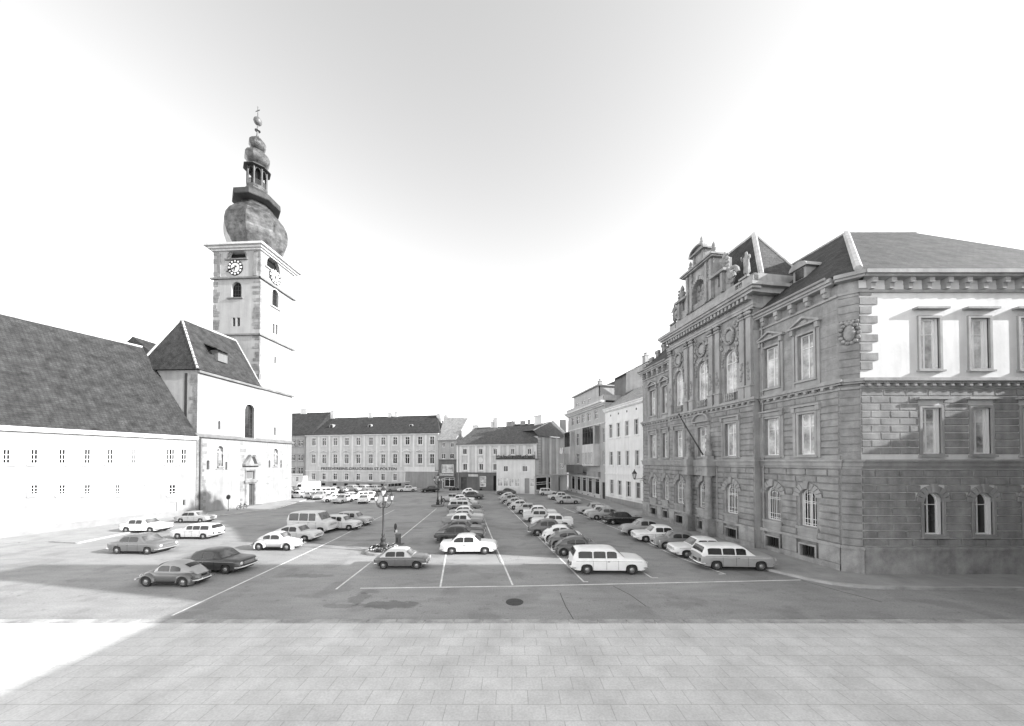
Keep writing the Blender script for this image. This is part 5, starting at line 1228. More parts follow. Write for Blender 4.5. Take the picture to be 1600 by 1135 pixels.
PT={'white':paint('paint_white',0.88),'cream':paint('paint_cream',0.62),'light':paint('paint_light_grey',0.45),'silver':paint('paint_silver',0.34),'grey':paint('paint_grey',0.21),'mid':paint('paint_mid_grey',0.135),'dark':paint('paint_dark',0.055),'black':paint('paint_black',.012,.18)}
chrome=M('chrome',.62,.18,0,metal=.85); rubber=M('rubber',.025,.8,.2,8); under=M('underbody',.015,.9,0); hub=M('hubcap',.38,.3,.05,metal=.5); lampg=M('headlamp_glass',.6,.12,0); tailm=M('tail_lamp',.07,.3,0); plate_m=M('plate_black',.02,.5,0); cglass=M('car_glass',.03,.06,.5,2); seatm=M('car_glass_pale',.13,.1,.9,3)
def interp(P,x):
    if x<=P[0][0]: return P[0][1]
    if x>=P[-1][0]: return P[-1][1]
    for i in range(len(P)-1):
        if P[i][0]<=x<=P[i+1][0]:
            a,b=P[i],P[i+1]; t=(x-a[0])/(b[0]-a[0]+1e-9)
            p0=P[i-1] if i>0 else a; p3=P[i+2] if i+2<len(P) else b
            m1=(b[1]-p0[1])/(b[0]-p0[0]+1e-9)*(b[0]-a[0]); m2=(p3[1]-a[1])/(p3[0]-a[0]+1e-9)*(b[0]-a[0])
            d=b[1]-a[1]
            if d==0: m1=m2=0
            else:
                m1=max(0,min(m1/d,2.2))*d; m2=max(0,min(m2/d,2.2))*d
            return (2*t**3-3*t*t+1)*a[1]+(t**3-2*t*t+t)*m1+(-2*t**3+3*t*t)*b[1]+(t**3-t*t)*m2
def loft(rows_list,close=True):
    mb=MB(); n=len(rows_list[0])
    for r in rows_list: mb.v+=[tuple(p) for p in r]
    for i in range(len(rows_list)-1):
        for k in range(n-1): a=i*n+k; mb.f.append((a,a+1,a+n+1,a+n))
    if close: mb.f.append(tuple(range(n-1,-1,-1))); b=(len(rows_list)-1)*n; mb.f.append(tuple(b+k for k in range(n)))
    return mb
TY={
 'sedan':dict(L=4.45,W=1.68,H=1.47,belt=.92,top=[(-2.22,.62),(-2.2,.84),(-1.9,.9),(-1.2,.93),(.9,.94),(1.6,.91),(2.1,.84),(2.2,.6)],cab=[(-1.42,.93),(-1.1,1.25),(-.8,1.42),(-.3,1.47),(.15,1.46),(.45,1.38),(.7,1.17),(.98,.94)],ws=(.5,.93),rw=(-1.36,-.95),sw=[(-1.12,-.38),(-.32,.42)],wb=(-1.28,1.3)),
 'finsedan':dict(L=4.5,W=1.7,H=1.45,belt=.9,top=[(-2.25,.6),(-2.24,.96),(-1.8,.96),(-1.2,.92),(.9,.94),(1.7,.92),(2.15,.85),(2.24,.6)],cab=[(-1.3,.93),(-1.15,1.2),(-.9,1.4),(-.3,1.45),(.2,1.44),(.4,1.38),(.6,1.15),(.85,.94)],ws=(.42,.82),rw=(-1.27,-.95),sw=[(-1.02,-.38),(-.32,.36)],wb=(-1.3,1.3),fin=1),
 'boxy':dict(L=4.2,W=1.6,H=1.42,belt=.88,top=[(-2.1,.6),(-2.09,.86),(-1.2,.9),(.85,.9),(1.5,.87),(2.05,.82),(2.1,.58)],cab=[(-1.35,.9),(-1.12,1.25),(-1.0,1.36),(-.4,1.42),(.2,1.4),(.32,1.36),(.55,1.12),(.8,.9)],ws=(.36,.76),rw=(-1.33,-1.06),sw=[(-1.05,-.38),(-.32,.3)],wb=(-1.25,1.22)),
 'compact':dict(L=3.75,W=1.53,H=1.36,belt=.85,top=[(-1.87,.55),(-1.85,.74),(-1.6,.84),(-1.2,.88),(.75,.87),(1.3,.84),(1.75,.76),(1.86,.5)],cab=[(-1.45,.86),(-1.15,1.15),(-.95,1.3),(-.4,1.36),(.1,1.35),(.35,1.28),(.55,1.08),(.8,.87)],ws=(.4,.76),rw=(-1.4,-1.0),sw=[(-1.05,-.36),(-.3,.3)],wb=(-1.18,1.2),r=.29),
 'round':dict(L=4.3,W=1.62,H=1.52,belt=.95,top=[(-2.13,.5),(-2.05,.78),(-1.7,.93),(-1.1,.98),(.9,.97),(1.5,.94),(2.0,.8),(2.13,.5)],cab=[(-1.75,.95),(-1.3,1.2),(-.9,1.4),(-.4,1.51),(.1,1.5),(.4,1.4),(.62,1.2),(.88,.97)],ws=(.44,.82),rw=(-1.35,-.95),sw=[(-1.0,-.36),(-.28,.38)],wb=(-1.3,1.3),r=.34),
 'fastback':dict(L=4.25,W=1.6,H=1.45,belt=.88,top=[(-2.1,.5),(-2.06,.8),(-1.6,.9),(-1.1,.92),(.8,.9),(1.5,.86),(2.0,.76),(2.1,.5)],cab=[(-1.95,.86),(-1.6,1.03),(-1.2,1.22),(-.8,1.36),(-.3,1.45),(.1,1.44),(.4,1.33),(.6,1.12),(.82,.9)],ws=(.42,.78),rw=(-1.45,-.95),sw=[(-1.05,-.36),(-.3,.36)],wb=(-1.22,1.22)),
 'wagon':dict(L=4.6,W=1.7,H=1.48,belt=.93,top=[(-2.27,.6),(-2.26,.9),(-1.9,.94),(.9,.95),(1.6,.92),(2.15,.85),(2.28,.6)],cab=[(-2.2,.93),(-2.05,1.25),(-1.92,1.42),(-1.6,1.46),(-.3,1.49),(.2,1.47),(.48,1.38),(.72,1.18),(1.0,.95)],ws=(.52,.95),rw=(-2.15,-1.97),sw=[(-1.85,-1.02),(-.94,-.22),(-.14,.45)],wb=(-1.35,1.32)),
 'hatch':dict(L=3.9,W=1.52,H=1.5,belt=.92,top=[(-1.93,.55),(-1.9,.9),(-1.5,.94),(.7,.94),(1.4,.9),(1.85,.8),(1.93,.5)],cab=[(-1.85,.93),(-1.72,1.2),(-1.6,1.4),(-1.2,1.5),(.1,1.5),(.4,1.38),(.55,1.2),(.78,.94)],ws=(.42,.73),rw=(-1.82,-1.64),sw=[(-1.5,-.95),(-.88,-.28),(-.2,.34)],wb=(-1.2,1.2),r=.3),
 'van':dict(L=4.5,W=1.85,H=2.1,belt=1.22,top=[(-2.23,.6),(-2.22,1.2),(-1.5,1.24),(1.3,1.24),(1.75,1.18),(2.15,1.05),(2.24,.6)],cab=[(-2.2,1.22),(-2.1,1.7),(-1.95,1.98),(-1.4,2.08),(.6,2.1),(.95,2.02),(1.2,1.7),(1.5,1.24)],ws=(1.0,1.44),rw=(-2.17,-2.02),sw=[(-1.95,-.95),(-.85,.05),(.15,.85)],wb=(-1.35,1.4),r=.34,lean=.1),
 'bus':dict(L=4.3,W=1.75,H=1.95,belt=1.15,top=[(-2.13,.6),(-2.12,1.12),(-1.5,1.16),(1.9,1.16),(2.08,1.1),(2.14,.6)],cab=[(-2.1,1.15),(-2.03,1.6),(-1.85,1.86),(-1.2,1.95),(1.2,1.95),(1.65,1.86),(1.85,1.6),(2.02,1.15)],ws=(1.7,1.98),rw=(-2.07,-1.9),sw=[(-1.8,-.95),(-.85,0),(.1,.9),(1.0,1.6)],wb=(-1.2,1.2),r=.33,lean=.1),
}
def mk(name,body_m,roof_m,loc,rz,label,cat,group):
    return empty(name,loc,rz,label,cat,group)
def wheels(root,xs,hw,r):
    for x in xs:
        for s in (-1,1):
            m=MB(); y0,y1=(hw-.17)*s,(hw-.01)*s
            m.lathe([(r*.55,y0),(r*.92,y0),(r,y0+.03*s),(r,y1-.04*s),(r*.93,y1),(r*.62,y1+.005*s)],(0,0),18,axis='y'); m.v=[(p[0]+x,p[1],p[2]+r) for p in m.v]
            # bright tyre-less disc is the hubcap
            w=m.build('wheel',rubber,root,40); h=MB(); h.lathe([(r*.55,y1-.03*s),(r*.53,y1+.008*s),(r*.4,y1-.004*s),(r*.34,y1+.02*s),(r*.12,y1+.035*s)],(0,0),16,axis='y'); h.v=[(p[0]+x,p[1],p[2]+r) for p in h.v]; h.build('hubcap',hub,w,50)
def make_car(ty):
    T=TY[ty]; root=bpy.data.objects.new('parked_car',None); COL.objects.link(root)
    L,W,H,belt=T['L'],T['W'],T['H'],T['belt']; r=T.get('r',.31); hw=W/2; lean=T.get('lean',.26); wb=T['wb']
    xs=sorted(set([-L/2,-L/2+.03,-L/2+.1,-L/2+.25,L/2-.25,L/2-.1,L/2-.03,L/2]+[-L/2+.4+i*(L-.8)/22 for i in range(23)]+[w+s*(r+.05) for w in wb for s in (-1,1)]+[w+s*(r+.05)*k for w in wb for s in (-1,1) for k in (.5,.85,.97)]+list(wb)))
    def wid(x):
        e=L/2-abs(x); k=1.0
        if e<.55: k=1-.17*(1-e/.55)**2.2
        return hw*k
    rows=[]
    for x in xs:
        zb=.24; e=L/2-abs(x)
        if e<.3: zb=.24+.14*(1-e/.3)
        for w in wb:
            if abs(x-w)<r+.05: zb=max(zb,r+math.sqrt(max(0,(r+.05)**2-(x-w)**2)))
        zt=interp(T['top'],x); w_=wid(x); sh=min(zt-.05,belt-.04); fin=.07 if T.get('fin') and x<-1.2 else 0
        pr=[(w_*.9,zb-.0),(w_*.985,zb+.02),(w_,zb*.5+.5*min(.6,sh)),(w_*.995,max(zb+.05,sh-.12)),(w_*.96,sh),(w_*.9,zt-.005+fin),(w_*.7,zt+.01),(w_*.35,zt+.025)]
        row=[(x,-a,b) for a,b in pr]+[(x,0,zt+.03)]+[(x,a,b) for a,b in reversed(pr)]; rows.append(row)
    loft(rows).build('body',PT['white'],root,38)
    cab=T['cab']; x0,x1=cab[0][0],cab[-1][0]
    hb=hw*.93
    side=lambda z: hb-lean*max(0,z-belt)
    ct=lambda x: interp(cab,x)
    rows=[]; N=26
    for i in range(N+1):
        x=x0+(x1-x0)*i/N; zt=ct(x); cr=min(.09,(zt-belt)*.5+.005); s1=side(max(belt,zt-cr))
        pr=[(side(belt)+0,belt-.08),(side(belt),belt),(s1,zt-cr),(s1-.05,zt-cr*.35),(s1-.14,zt),(s1*.45,zt+.015)]
        rows.append([(x,-a,b) for a,b in pr]+[(x,0,zt+.02)]+[(x,a,b) for a,b in reversed(pr)])
    loft(rows).build('roof',PT['white'],root,38)
    # glass panels lie a few millimetres proud of the shell
    gm_=cglass
    for (a,b) in T['sw']:
        for s in (-1,1):
            P=[]; n=7; zb=belt+.04; xsn=[a+(b-a)*k/n for k in range(n+1)]
            tops=[]
            for x in xsn:
                zt=min(H-.13,ct(x)-.11,ct(x-.0)-.11); 
                edge=min(x-a,b-x); zt-= .03 if edge<.01 else 0
                tops.append((x,max(zt,zb+.02)))
            pts=[(x,zb) for x in xsn]+tops[::-1]
            m=MB(); m.v=[(x,s*(side(z)+.012),z) for x,z in pts]; k=len(xsn)
            for i in range(k-1): m.f.append((i,i+1,2*k-2-i,2*k-1-i))
            m.build('side_window',gm_,root)
    for nm,(a,b) in (('windscreen',T['ws']),('rear_window',T['rw'])):
        n=5; m=MB()
        for i in range(n+1):
            x=a+(b-a)*i/n; zt=ct(x); cr=min(.09,(zt-belt)*.5+.005); hwid=side(zt)-.1; dx=.014*(1 if nm=='windscreen' else -1)
            for t in (-1,-.5,0,.5,1): m.v.append((x+dx,t*hwid,zt+.024+.002-(.012*abs(t))))
        for i in range(n):
            for k in range(4): q=i*5+k; m.f.append((q,q+1,q+6,q+5))
        m.build(nm,gm_ if nm!='windscreen' else seatm,root,60)
    m=MB(); m.box(-L/2+.25,L/2-.25,-hw+.2,hw-.2,.2,.62); m.build('underbody',under,root)
    wheels(root,wb,hw,r)
    for s in (-1,1):
        x=s*(L/2+.05); m=MB(); m.tube([(x-s*.32,-hw-.0,.42),(x-s*.08,-hw+.06,.42),(x,-hw*.6,.42),(x+s*.02,0,.42),(x,hw*.6,.42),(x-s*.08,hw-.06,.42),(x-s*.32,hw,.42)],.05,6); m.build('bumper',chrome,root,50)
    zl=interp(T['top'],L/2-.12)-.17
    for s in (-1,1):
        m=MB(); m.lathe([(.1,0),(.11,.02),(.09,.05),(.02,.065)],(0,0),12,axis='y'); m.v=[(L/2-.03+p[1],s*hw*.7+p[0],zl+p[2]) for p in m.v]; m.build('headlight',lampg,root,60)
        m=MB(); m.box(-L/2-.025,-L/2+.04,s*hw*.74-.07,s*hw*.74+.07,zl-.12,zl+.08); m.build('tail_light',tailm,root)
    m=MB(); 
    for k in range(4): m.box(L/2-.02,L/2+.015,-hw*.5,hw*.5,zl-.1+k*.05,zl-.08+k*.05)
    m.build('grille',chrome,root)
    m=MB(); m.box(-L/2-.03,-L/2+.01,-.22,.22,.5,.62); m.build('number_plate',plate_m,root)
    m=MB()
    for s in (-1,1):
        for xx in {round(T['sw'][-1][0]-.04,3),round(T['sw'][-2][0]-.04 if len(T['sw'])>1 else 0,3),round(T['sw'][-1][1]+.08,3)}: m.box(xx-.006,xx+.006,s*hw*.985-.004 if s>0 else -hw*1.003,s*hw*1.003 if s>0 else -hw*.985+.004,.3,belt-.1)
    m.build('door_seam',under,root)
    m=MB()
    for s in (-1,1):
        m.tube([(-L/2+.3,s*(hw*.985+.01),belt-.13),(0,s*(hw+.008),belt-.13),(L/2-.35,s*(hw*.98+.012),belt-.15)],.012,4); m.box(T['sw'][-1][0]+.02,T['sw'][-1][0]+.16,s*hw-.03,s*hw+.035,belt-.17,belt-.14)
    m.build('side_trim',chrome,root); return root
def make_beetle():
    root=bpy.data.objects.new('parked_car',None); COL.objects.link(root); L,H=4.05,1.5; wb=(-1.2,1.2); r=.33
    top=[(-1.98,.4),(-1.9,.62),(-1.6,.85),(-1.2,.95),(-.4,.97),(.7,.97),(1.1,.95),(1.5,.86),(1.8,.7),(1.97,.42)]
    W=[(-1.98,.36),(-1.6,.5),(-1.1,.62),(-.6,.70),(.5,.70),(1.0,.62),(1.6,.5),(1.97,.36)]
    xs=[-1.98+3.95*i/30 for i in range(31)]; rows=[]
    for x in xs:
        w=interp(W,x); zt=interp(top,x); zb=.28
        pr=[(w*.85,zb),(w*.98,zb+.06),(w,.5*(zb+zt)),(w*.96,zt-.14),(w*.82,zt-.05),(w*.5,zt)]
        rows.append([(x,-a,b) for a,b in pr]+[(x,0,zt+.02)]+[(x,a,b) for a,b in reversed(pr)])
    loft(rows).build('body',PT['white'],root,60)
    cab=[(-1.82,.72),(-1.6,.93),(-1.3,1.14),(-1.0,1.3),(-.6,1.44),(-.1,1.5),(.25,1.47),(.5,1.36),(.68,1.17),(.86,.95)]; belt=.93
    ct=lambda x: interp(cab,x); hbx=lambda x: min(.69,interp(W,x)*.97)
    side=lambda x,z: hbx(x)-.22*max(0,z-belt)-.02
    rows=[]
    for i in range(27):
        x=-1.82+2.68*i/26; zt=ct(x); cr=min(.2,max(.01,(zt-.7)*.4)); z1=zt-cr; s=side(x,z1)
        pr=[(side(x,belt),min(belt-.1,zt-.02)),(side(x,belt),min(belt,zt-.015)),(s,z1),(s-.06,zt-cr*.45),(s-.17,zt-cr*.12),(s*.4,zt)]
        rows.append([(x,-a,b) for a,b in pr]+[(x,0,zt+.01)]+[(x,a,b) for a,b in reversed(pr)])
    loft(rows).build('roof',PT['white'],root,60)
    for a,b in ((-.92,-.3),(-.22,.5)):
        for s in (-1,1):
            n=6; zb=belt+.03; xsn=[a+(b-a)*k/n for k in range(n+1)]; tops=[(x,max(zb+.02,min(1.3,ct(x)-.17))-(.04 if k in(0,n) else 0)) for k,x in enumerate(xsn)]
            pts=[(x,zb) for x in xsn]+tops[::-1]; m=MB(); m.v=[(x,s*(side(x,z)+.014),z) for x,z in pts]; k=len(xsn)
            for i in range(k-1): m.f.append((i,i+1,2*k-2-i,2*k-1-i))
            m.build('side_window',cglass,root)
    for nm,a,b,w in (('windscreen',.42,.78,.48),('rear_window',-1.28,-.95,.36)):
        n=5; m=MB()
        for i in range(n+1):
            x=a+(b-a)*i/n; dx=.014 if a>0 else -.014
            for t in (-1,-.5,0,.5,1): m.v.append((x+dx,t*w,ct(x)+.03-.03*t*t))
        for i in range(n):
            for k in range(4): q=i*5+k; m.f.append((q,q+1,q+6,q+5))
        m.build(nm,cglass if a<0 else seatm,root,60)
    for wx in wb:
        for s in (-1,1):
            rows=[]; n=14; a0,a1=(-25,190) if wx>0 else (-10,205)
            for k in range(n+1):
                a=math.radians(a0+(a1-a0)*k/n); c_,s_=math.cos(a),math.sin(a); fx=1.05 if (wx>0)==(c_>0) else 1.15
                row=[]
                for y,rr in ((.42,.50),(.55,.50),(.68,.475),(.75,.43),(.775,.37),(.76,.345),(.5,.345)): row.append((wx+rr*c_*fx,s*y,r+rr*s_))
                rows.append(row)
            loft(rows).build('fender',PT['white'],root,60)
    for s in (-1,1):
        m=MB(); m.box(-.8,.8,s*.6,s*.74,.24,.3); m.build('running_board',under,root)
        m=MB(); m.lathe([(.11,0),(.12,.02),(.09,.06),(.02,.08)],(0,0),12,axis='y'); m.v=[(1.62+p[1],s*.6+p[0],.66+p[2]) for p in m.v]; m.build('headlight',lampg,root,60)
        m=MB(); m.ball((-1.72,s*.62,.6),.07,.7,.9,1.3); m.build('tail_light',tailm,root)
    m=MB(); m.box(-1.6,1.6,-.5,.5,.2,.5); m.build('underbody',under,root)
    wheels(root,wb,.74,r)
    for s in (-1,1):
        x=s*2.08; m=MB(); m.tube([(x-s*.22,-.72,.42),(x,-.6,.42),(x+s*.03,0,.42),(x,.6,.42),(x-s*.22,.72,.42)],.045,6)
        for t in (-.3,.3): m.tube([(x,t,.36),(x,t,.56)],.03,5)
        m.build('bumper',chrome,root,50)
    m=MB(); m.box(-1.95,-1.9,-.18,.18,.56,.68); m.build('number_plate',plate_m,root)
    return root
def make_truck():
    root=bpy.data.objects.new('parked_car',None); COL.objects.link(root)
    m=MB(); m.box(-2.3,.9,-.95,.95,.55,2.35); m.box(-2.2,.8,-.85,.85,2.35,2.42); m.build('body',PT['white'],root)
    rows=[]
    for x,z,w in ((.92,2.1,.86),(1.5,2.1,.86),(1.75,1.9,.86),(2.0,1.25,.88),(2.25,1.15,.84),(2.35,.6,.8)): rows.append([(x,-w,.4),(x,-w,z-.1),(x,-w*.9,z),(x,w*.9,z),(x,w,z-.1),(x,w,.4)])
    loft(rows).build('roof',PT['light'],root,30)
    for s in (-1,1): m=MB(); m.quad((1.05,s*.87,1.25),(1.85,s*.875,1.25),(1.65,s*.87,1.85),(1.05,s*.87,1.85)); m.build('side_window',cglass,root)
    m=MB(); m.quad((1.78,-.7,1.86),(1.78,.7,1.86),(2.0,.74,1.28),(2.0,-.74,1.28)); m.build('windscreen',cglass,root)
    wheels(root,(-1.4,1.5),.9,.36); m=MB(); m.tube([(2.4,-.85,.5),(2.42,0,.5),(2.4,.85,.5)],.05,6); m.build('bumper',chrome,root); return root
PROTO={}
used=set()
def copy_tree(o,parent=None):
    c=o.copy(); COL.objects.link(c)
    if parent: c.parent=parent
    for ch_ in list(o.children): copy_tree(ch_,c)
    return c
TREE={}
SC=dict(beetle=.9,sedan=.93,compact=.88,boxy=.95,round=.95,finsedan=.95,fastback=.93,hatch=.95,van=.95)
def car(ty,u,v,th,tone,label,roof=None,group='cars parked on the square',s=None,cat='car'):
    s=s or SC.get(ty,1.0)
    if ty not in PROTO: PROTO[ty]=make_beetle() if ty=='beetle' else make_truck() if ty=='truck' else make_car(ty); root=PROTO[ty]; 
    else: root=copy_tree(PROTO[ty])
    if ty in ('van','bus','truck'): cat='van'
    if cat=='van': root.name='parked_van'
    W=.77 if ty=='beetle' else .9 if ty=='truck' else TY[ty]['W']/2; L=2.0 if ty=='beetle' else 2.3 if ty=='truck' else TY[ty]['L']/2
    x,y=g(u,v); a=math.radians(th); ext=abs(math.cos(a))*W+abs(math.sin(a))*L*.92
    # (u,v) is where the near edge of the car meets the ground: the centre lies one half depth farther off
    k=(y+ext)/y; root.location=(x+(x/y)*ext*.0+ (x/y)*ext*(1 if abs(math.sin(a))>.6 else .55),y+ext,0); root.rotation_euler=(0,0,a); root.scale=(s,s,s)
    tag(root,label,cat,group)
    for o in root.children:
        n=o.name.split('.')[0]
        if n in ('body','fender','roof'):
            sl=o.material_slots[0]; sl.link='OBJECT'; sl.material=PT[roof if (n=='roof' and roof) else tone]
    return root
Cc='cars in the right middle row'; Bc='cars in the left middle row'; Dc='cars in front of the courthouse'; Fc='cars crowded before the long long lettered building'; Lc='cars on the left side of the square'
# (type, u, v, heading, tone, label, roof, group)
CARS=[
('wagon',950,899,-1,'white','big white station wagon at the near end of the right middle row',None,Cc),
('compact',627,891,0,'mid','small dark sided saloon with a pale roof and bonnet parked alone beside the flower bed','cream',None),
('sedan',732,868,1,'white','bright white two door saloon at the near end of the left middle row',None,Bc),
('beetle',904,871,-2,'mid','dark rounded beetle shaped car directly behind the big white station wagon',None,Cc),
('beetle',891,858,-2,'grey','mid grey rounded beetle shaped car, second behind the big white station wagon',None,Cc),
('beetle',879,848,-2,'white','white rounded beetle shaped car, third behind the big white station wagon',None,Cc),
('round',861,839,-2,'mid','dark rounded older saloon between a white rounded car and a white saloon with wide windscreen',None,Cc),
('finsedan',863,826,178,'white','white saloon facing left with panoramic windscreen in the right middle row',None,Cc),
('finsedan',847,817,-1,'cream','pale saloon with a long boot halfway down the right middle row',None,Cc),
('sedan',844,809,-1,'white','white roofed saloon just beyond the pale long booted one in the right middle row',None,Cc),
('boxy',829,804,-1,'light','light grey boxy saloon midway along the right middle row',None,Cc),
('beetle',815,797,-2,'cream','cream rounded car, nearest of the far cluster of rounded cars in the right middle row',None,Cc),
('beetle',807,792,-2,'light','light grey rounded car, second of the far cluster in the right middle row',None,Cc),
('round',802,787.5,-2,'silver','silver grey rounded saloon, third of the far cluster in the right middle row',None,Cc),
('beetle',796,782,-2,'cream','pale rounded car almost at the far end of the right middle row',None,Cc),
('fastback',791,774,178,'dark','dark sloping backed car at the far end of the right middle row',None,Cc),
('sedan',718,850,0,'dark','black roofed dark saloon right behind the bright white two door saloon',None,Bc),
('round',722,840,0,'mid','dark saloon with bright trim, third in the left middle row',None,Bc),
('finsedan',724,825.5,0,'grey','grey sided saloon with a white roof, fourth in the left middle row','white',Bc),
('sedan',727,817,0,'cream','pale saloon half hidden behind the grey one with a white roof',None,Bc),
('sedan',728,809.5,0,'silver','two tone saloon with a light roof, sixth in the left middle row','white',Bc),
('wagon',726,800,0,'mid','dark estate car with a light roof in the left middle row','cream',Bc),
('sedan',725,792.5,0,'cream','white bonneted saloon beyond the dark estate in the left middle row',None,Bc),
('boxy',722,787,0,'white','white topped saloon near the far end of the left middle row',None,Bc),
('sedan',738,781,0,'dark','low dark saloon near the far end of the left middle row',None,Bc),
('beetle',734,773.5,0,'white','white rounded car at the very far end of the left middle row',None,Bc),
('boxy',704,784.5,180,'light','light grey saloon beside the farther lamp',None,Bc),
('wagon',1150,893.5,-3,'silver','grey estate car with a pale roof nearest the courthouse corner','white',Dc),
('boxy',1096,874,178,'white','white square cut saloon next to the grey estate with a pale roof',None,Dc),
('beetle',1060,860,178,'grey','dark grey rounded car between two white saloons before the courthouse',None,Dc),
('boxy',1029,849,178,'white','white saloon facing the square, between a dark rounded car and a grey saloon',None,Dc),
('round',1007,838.5,178,'silver','mid grey rounded saloon next to a white one, under the middle of the courthouse',None,Dc),
('sedan',974,821,-2,'black','shiny black saloon parked before the far end of the courthouse',None,Dc),
('sedan',948,813.5,178,'silver','mid grey saloon tucked behind the shiny black one',None,Dc),
('beetle',936,808,178,'cream','pale rounded car, third beyond the shiny black saloon gap',None,Dc),
('finsedan',928,804,178,'light','light saloon at the far end of the row by the white townhouse',None,Dc),
('fastback',888,788,0,'light','pale streamlined saloon standing apart near the shop with tall windows',None,Dc),
('boxy',874,781.5,180,'cream','cream saloon just beyond the pale streamlined one',None,Dc),
('hatch',856.5,774.5,0,'cream','small pale estate with its tail to the left before the far shop',None,Dc),
('hatch',843,771,0,'mid','small dark estate with a white roof beside the far shop window','white',Dc),
('beetle',264,920,178,'mid','grey car with a rounded sloping tail at the bottom left corner','silver',Lc,.86),
('sedan',331,899,-4,'dark','dark four door saloon beside the rounded grey car at the left',None,Lc),
('sedan',214,868,-4,'mid','dark grey saloon cut by the left edge, headlights towards the square',None,Lc),
('boxy',222,834,-2,'white','white saloon at the left edge, above the dark grey one',None,Lc),
('wagon',302,844,178,'cream','white station wagon on the left with its tail to the right',None,Lc,.86),
('sedan',301,818,0,'silver','light grey saloon parked before the low white parish house',None,Lc,.84),
('beetle',430,862,-2,'cream','white rounded car in the sunlight on the left, nearest the bay line',None,Lc),
('fastback',460,848,-4,'cream','white low coupe right behind the sunlit rounded car',None,Lc),
('van',484,835,-6,'cream','large grey minibus on the left side of the square',None,Lc),
('hatch',531,830,-6,'cream','small pale saloon just right of the grey minibus',None,Lc),
('hatch',551,823,-6,'light','light grey small estate, rightmost of the group by the minibus',None,Lc),
('sedan',466,780,-20,'white','white saloon beside the church corner in the crowded far car park',None,Fc),
('beetle',482,781,-28,'light','grey rounded car next to the white saloon by the church corner',None,Fc),
('round',500,782,-75,'silver','silver rounded saloon facing the viewer in the front line of the far car park',None,Fc),
('beetle',521,786,-140,'white','white rounded car in the front line of the far car park, facing away left',None,Fc),
('boxy',536,788,-100,'cream','pale grey saloon facing the viewer, nearest of all in the far car park',None,Fc),
('sedan',545,783,-35,'white','white saloon right behind the nearest car of the far car park',None,Fc),
('wagon',561,783,-145,'white','white estate car in the middle of the far car park',None,Fc),
('boxy',569,788,-75,'white','white saloon facing the viewer right of the white estate in the far car park',None,Fc),
('boxy',581,782,-60,'white','white saloon behind the lanterns of the nearer lamp',None,Fc),
('truck',478,770.5,-165,'white','white box van at the back of the far car park',None,Fc),
('hatch',461,772.5,-40,'dark','dark car just right of the church corner at the back',None,Fc),
('wagon',488,775.5,-150,'white','white estate in front of the box van',None,Fc),
('wagon',504,775,-150,'cream','pale estate right of the white one at the back of the far car park',None,Fc),
('round',520,771,-30,'silver','silver grey rounded car beneath the lettering, back of the far car park',None,Fc),
('hatch',534,771,-40,'mid','dark small car in the back line of the far car park',None,Fc),
('wagon',551,769.5,-30,'light','light grey estate in the back line, left of two similar ones',None,Fc),
('wagon',570,769.5,-30,'cream','cream estate in the back line, between two similar ones',None,Fc),
('wagon',588,769.5,-30,'cream','cream estate in the back line, just left of the grey minibus at the far side',None,Fc),
('bus',613,769.5,-125,'silver','grey minibus at the right end of the back line before the long lettered building',None,Fc),
('finsedan',634,769.5,-155,'cream','pale saloon parked alone before the right part of the long lettered building',None,Fc),
('round',670,770.5,-150,'black','old black saloon with bright bumper by the gate of the long lettered building',None,Fc),
]
for c in CARS: car(*c[:6],roof=c[6],group=c[7],s=(c[8] if len(c)>8 else None))
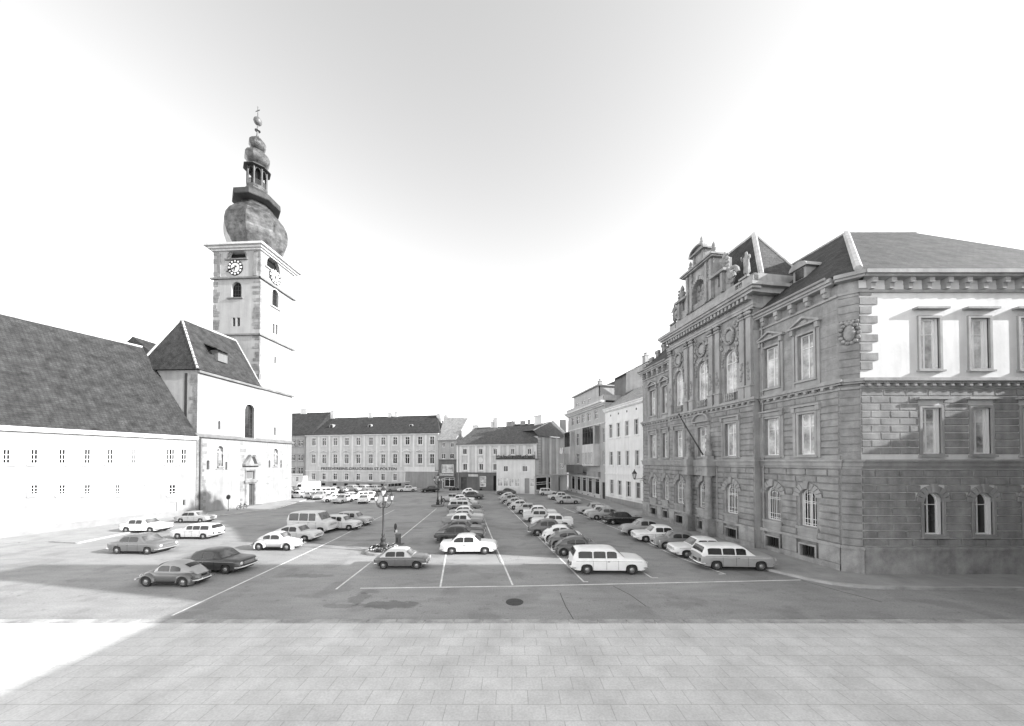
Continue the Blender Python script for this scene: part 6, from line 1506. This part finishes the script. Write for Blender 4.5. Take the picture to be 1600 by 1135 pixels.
# motorbikes by the far shops
def moto(x,y,rz,label):
    t=empty('motorbike',(x,y,0),rz,label,'motorbike','motorbikes outside the far shops')
    for s in (-.6,.6):
        m=MB(); m.lathe([(.2,-.05),(.3,-.05),(.3,.05),(.2,.05)],(0,0),14,axis='y'); m.v=[(p[0]+s,p[1],p[2]+.3) for p in m.v]; m.build('wheel',rubber,t)
    m=MB(); m.tube([(-.6,0,.3),(-.2,0,.45),(.2,0,.4),(.45,0,.75),(.6,0,.3)],.05,6); m.box(-.15,.2,-.12,.12,.25,.5); m.build('frame',metal_dark,t)
    m=MB(); m.ball((.12,0,.72),.16,1.5,.8,.8); m.build('tank',PT['grey'],t); m=MB(); m.ball((-.35,0,.76),.14,2.2,.9,.5); m.build('saddle',rubber,t)
    m=MB(); m.tube([(.35,-.32,1.0),(.48,0,.95),(.35,.32,1.0)],.025,5); m.ball((.58,0,.85),.1); m.build('handlebar',chrome,t)
for (u,v),lab in zip(((707,767.5),(711.5,767.5),(755,767.5),(761,767.5)),('left motorbike of the pair outside the narrow shop house','right motorbike of the pair outside the narrow shop house','left motorbike of the pair outside the striped house','right motorbike of the pair outside the striped house')):
    x,y=g(u,v); moto(x,y,R.uniform(.2,.9),lab)
# ================================================================ LIGHT, SKY, CAMERA
EL=math.radians(22.5); AZ=math.radians(-12)
sd=Vector((math.cos(EL)*math.cos(AZ),math.cos(EL)*math.sin(AZ),math.sin(EL)))
sl=bpy.data.lights.new('sun','SUN'); sl.energy=SUN; sl.angle=math.radians(.5); sl.color=(1,1,1)
so=bpy.data.objects.new('sun',sl); COL.objects.link(so); so.rotation_euler=(-sd).to_track_quat('-Z','Y').to_euler(); so.location=(40,-20,40)
w=bpy.data.worlds.new('World'); S.world=w; w.use_nodes=True; nt=w.node_tree; bg=nt.nodes['Background']; sk=nt.nodes.new('ShaderNodeTexSky'); sk.sky_type='NISHITA'; sk.sun_disc=False
sk.sun_elevation=EL; sk.sun_rotation=math.atan2(sd.x,sd.y); sk.dust_density=SKD; sk.air_density=1.0; sk.altitude=200
bwn=nt.nodes.new('ShaderNodeRGBToBW'); nt.links.new(sk.outputs[0],bwn.inputs[0]); nt.links.new(bwn.outputs[0],bg.inputs[0]); bg.inputs[1].default_value=SKY
cam=bpy.data.cameras.new('camera'); co=bpy.data.objects.new('camera',cam); COL.objects.link(co); co.location=(0,0,CAMH); co.rotation_euler=(PI/2+PIT,0,0)
cam.sensor_width=36; cam.lens=36*F/1600; cam.shift_x=0; cam.shift_y=(CY-567.5)/1600; cam.clip_end=5000; cam.clip_start=.1; S.camera=co
S.view_settings.view_transform='Standard'; S.view_settings.look='None'; S.view_settings.exposure=EXPO; S.view_settings.gamma=1
S.cycles.max_bounces=6; S.cycles.diffuse_bounces=3; S.cycles.glossy_bounces=3
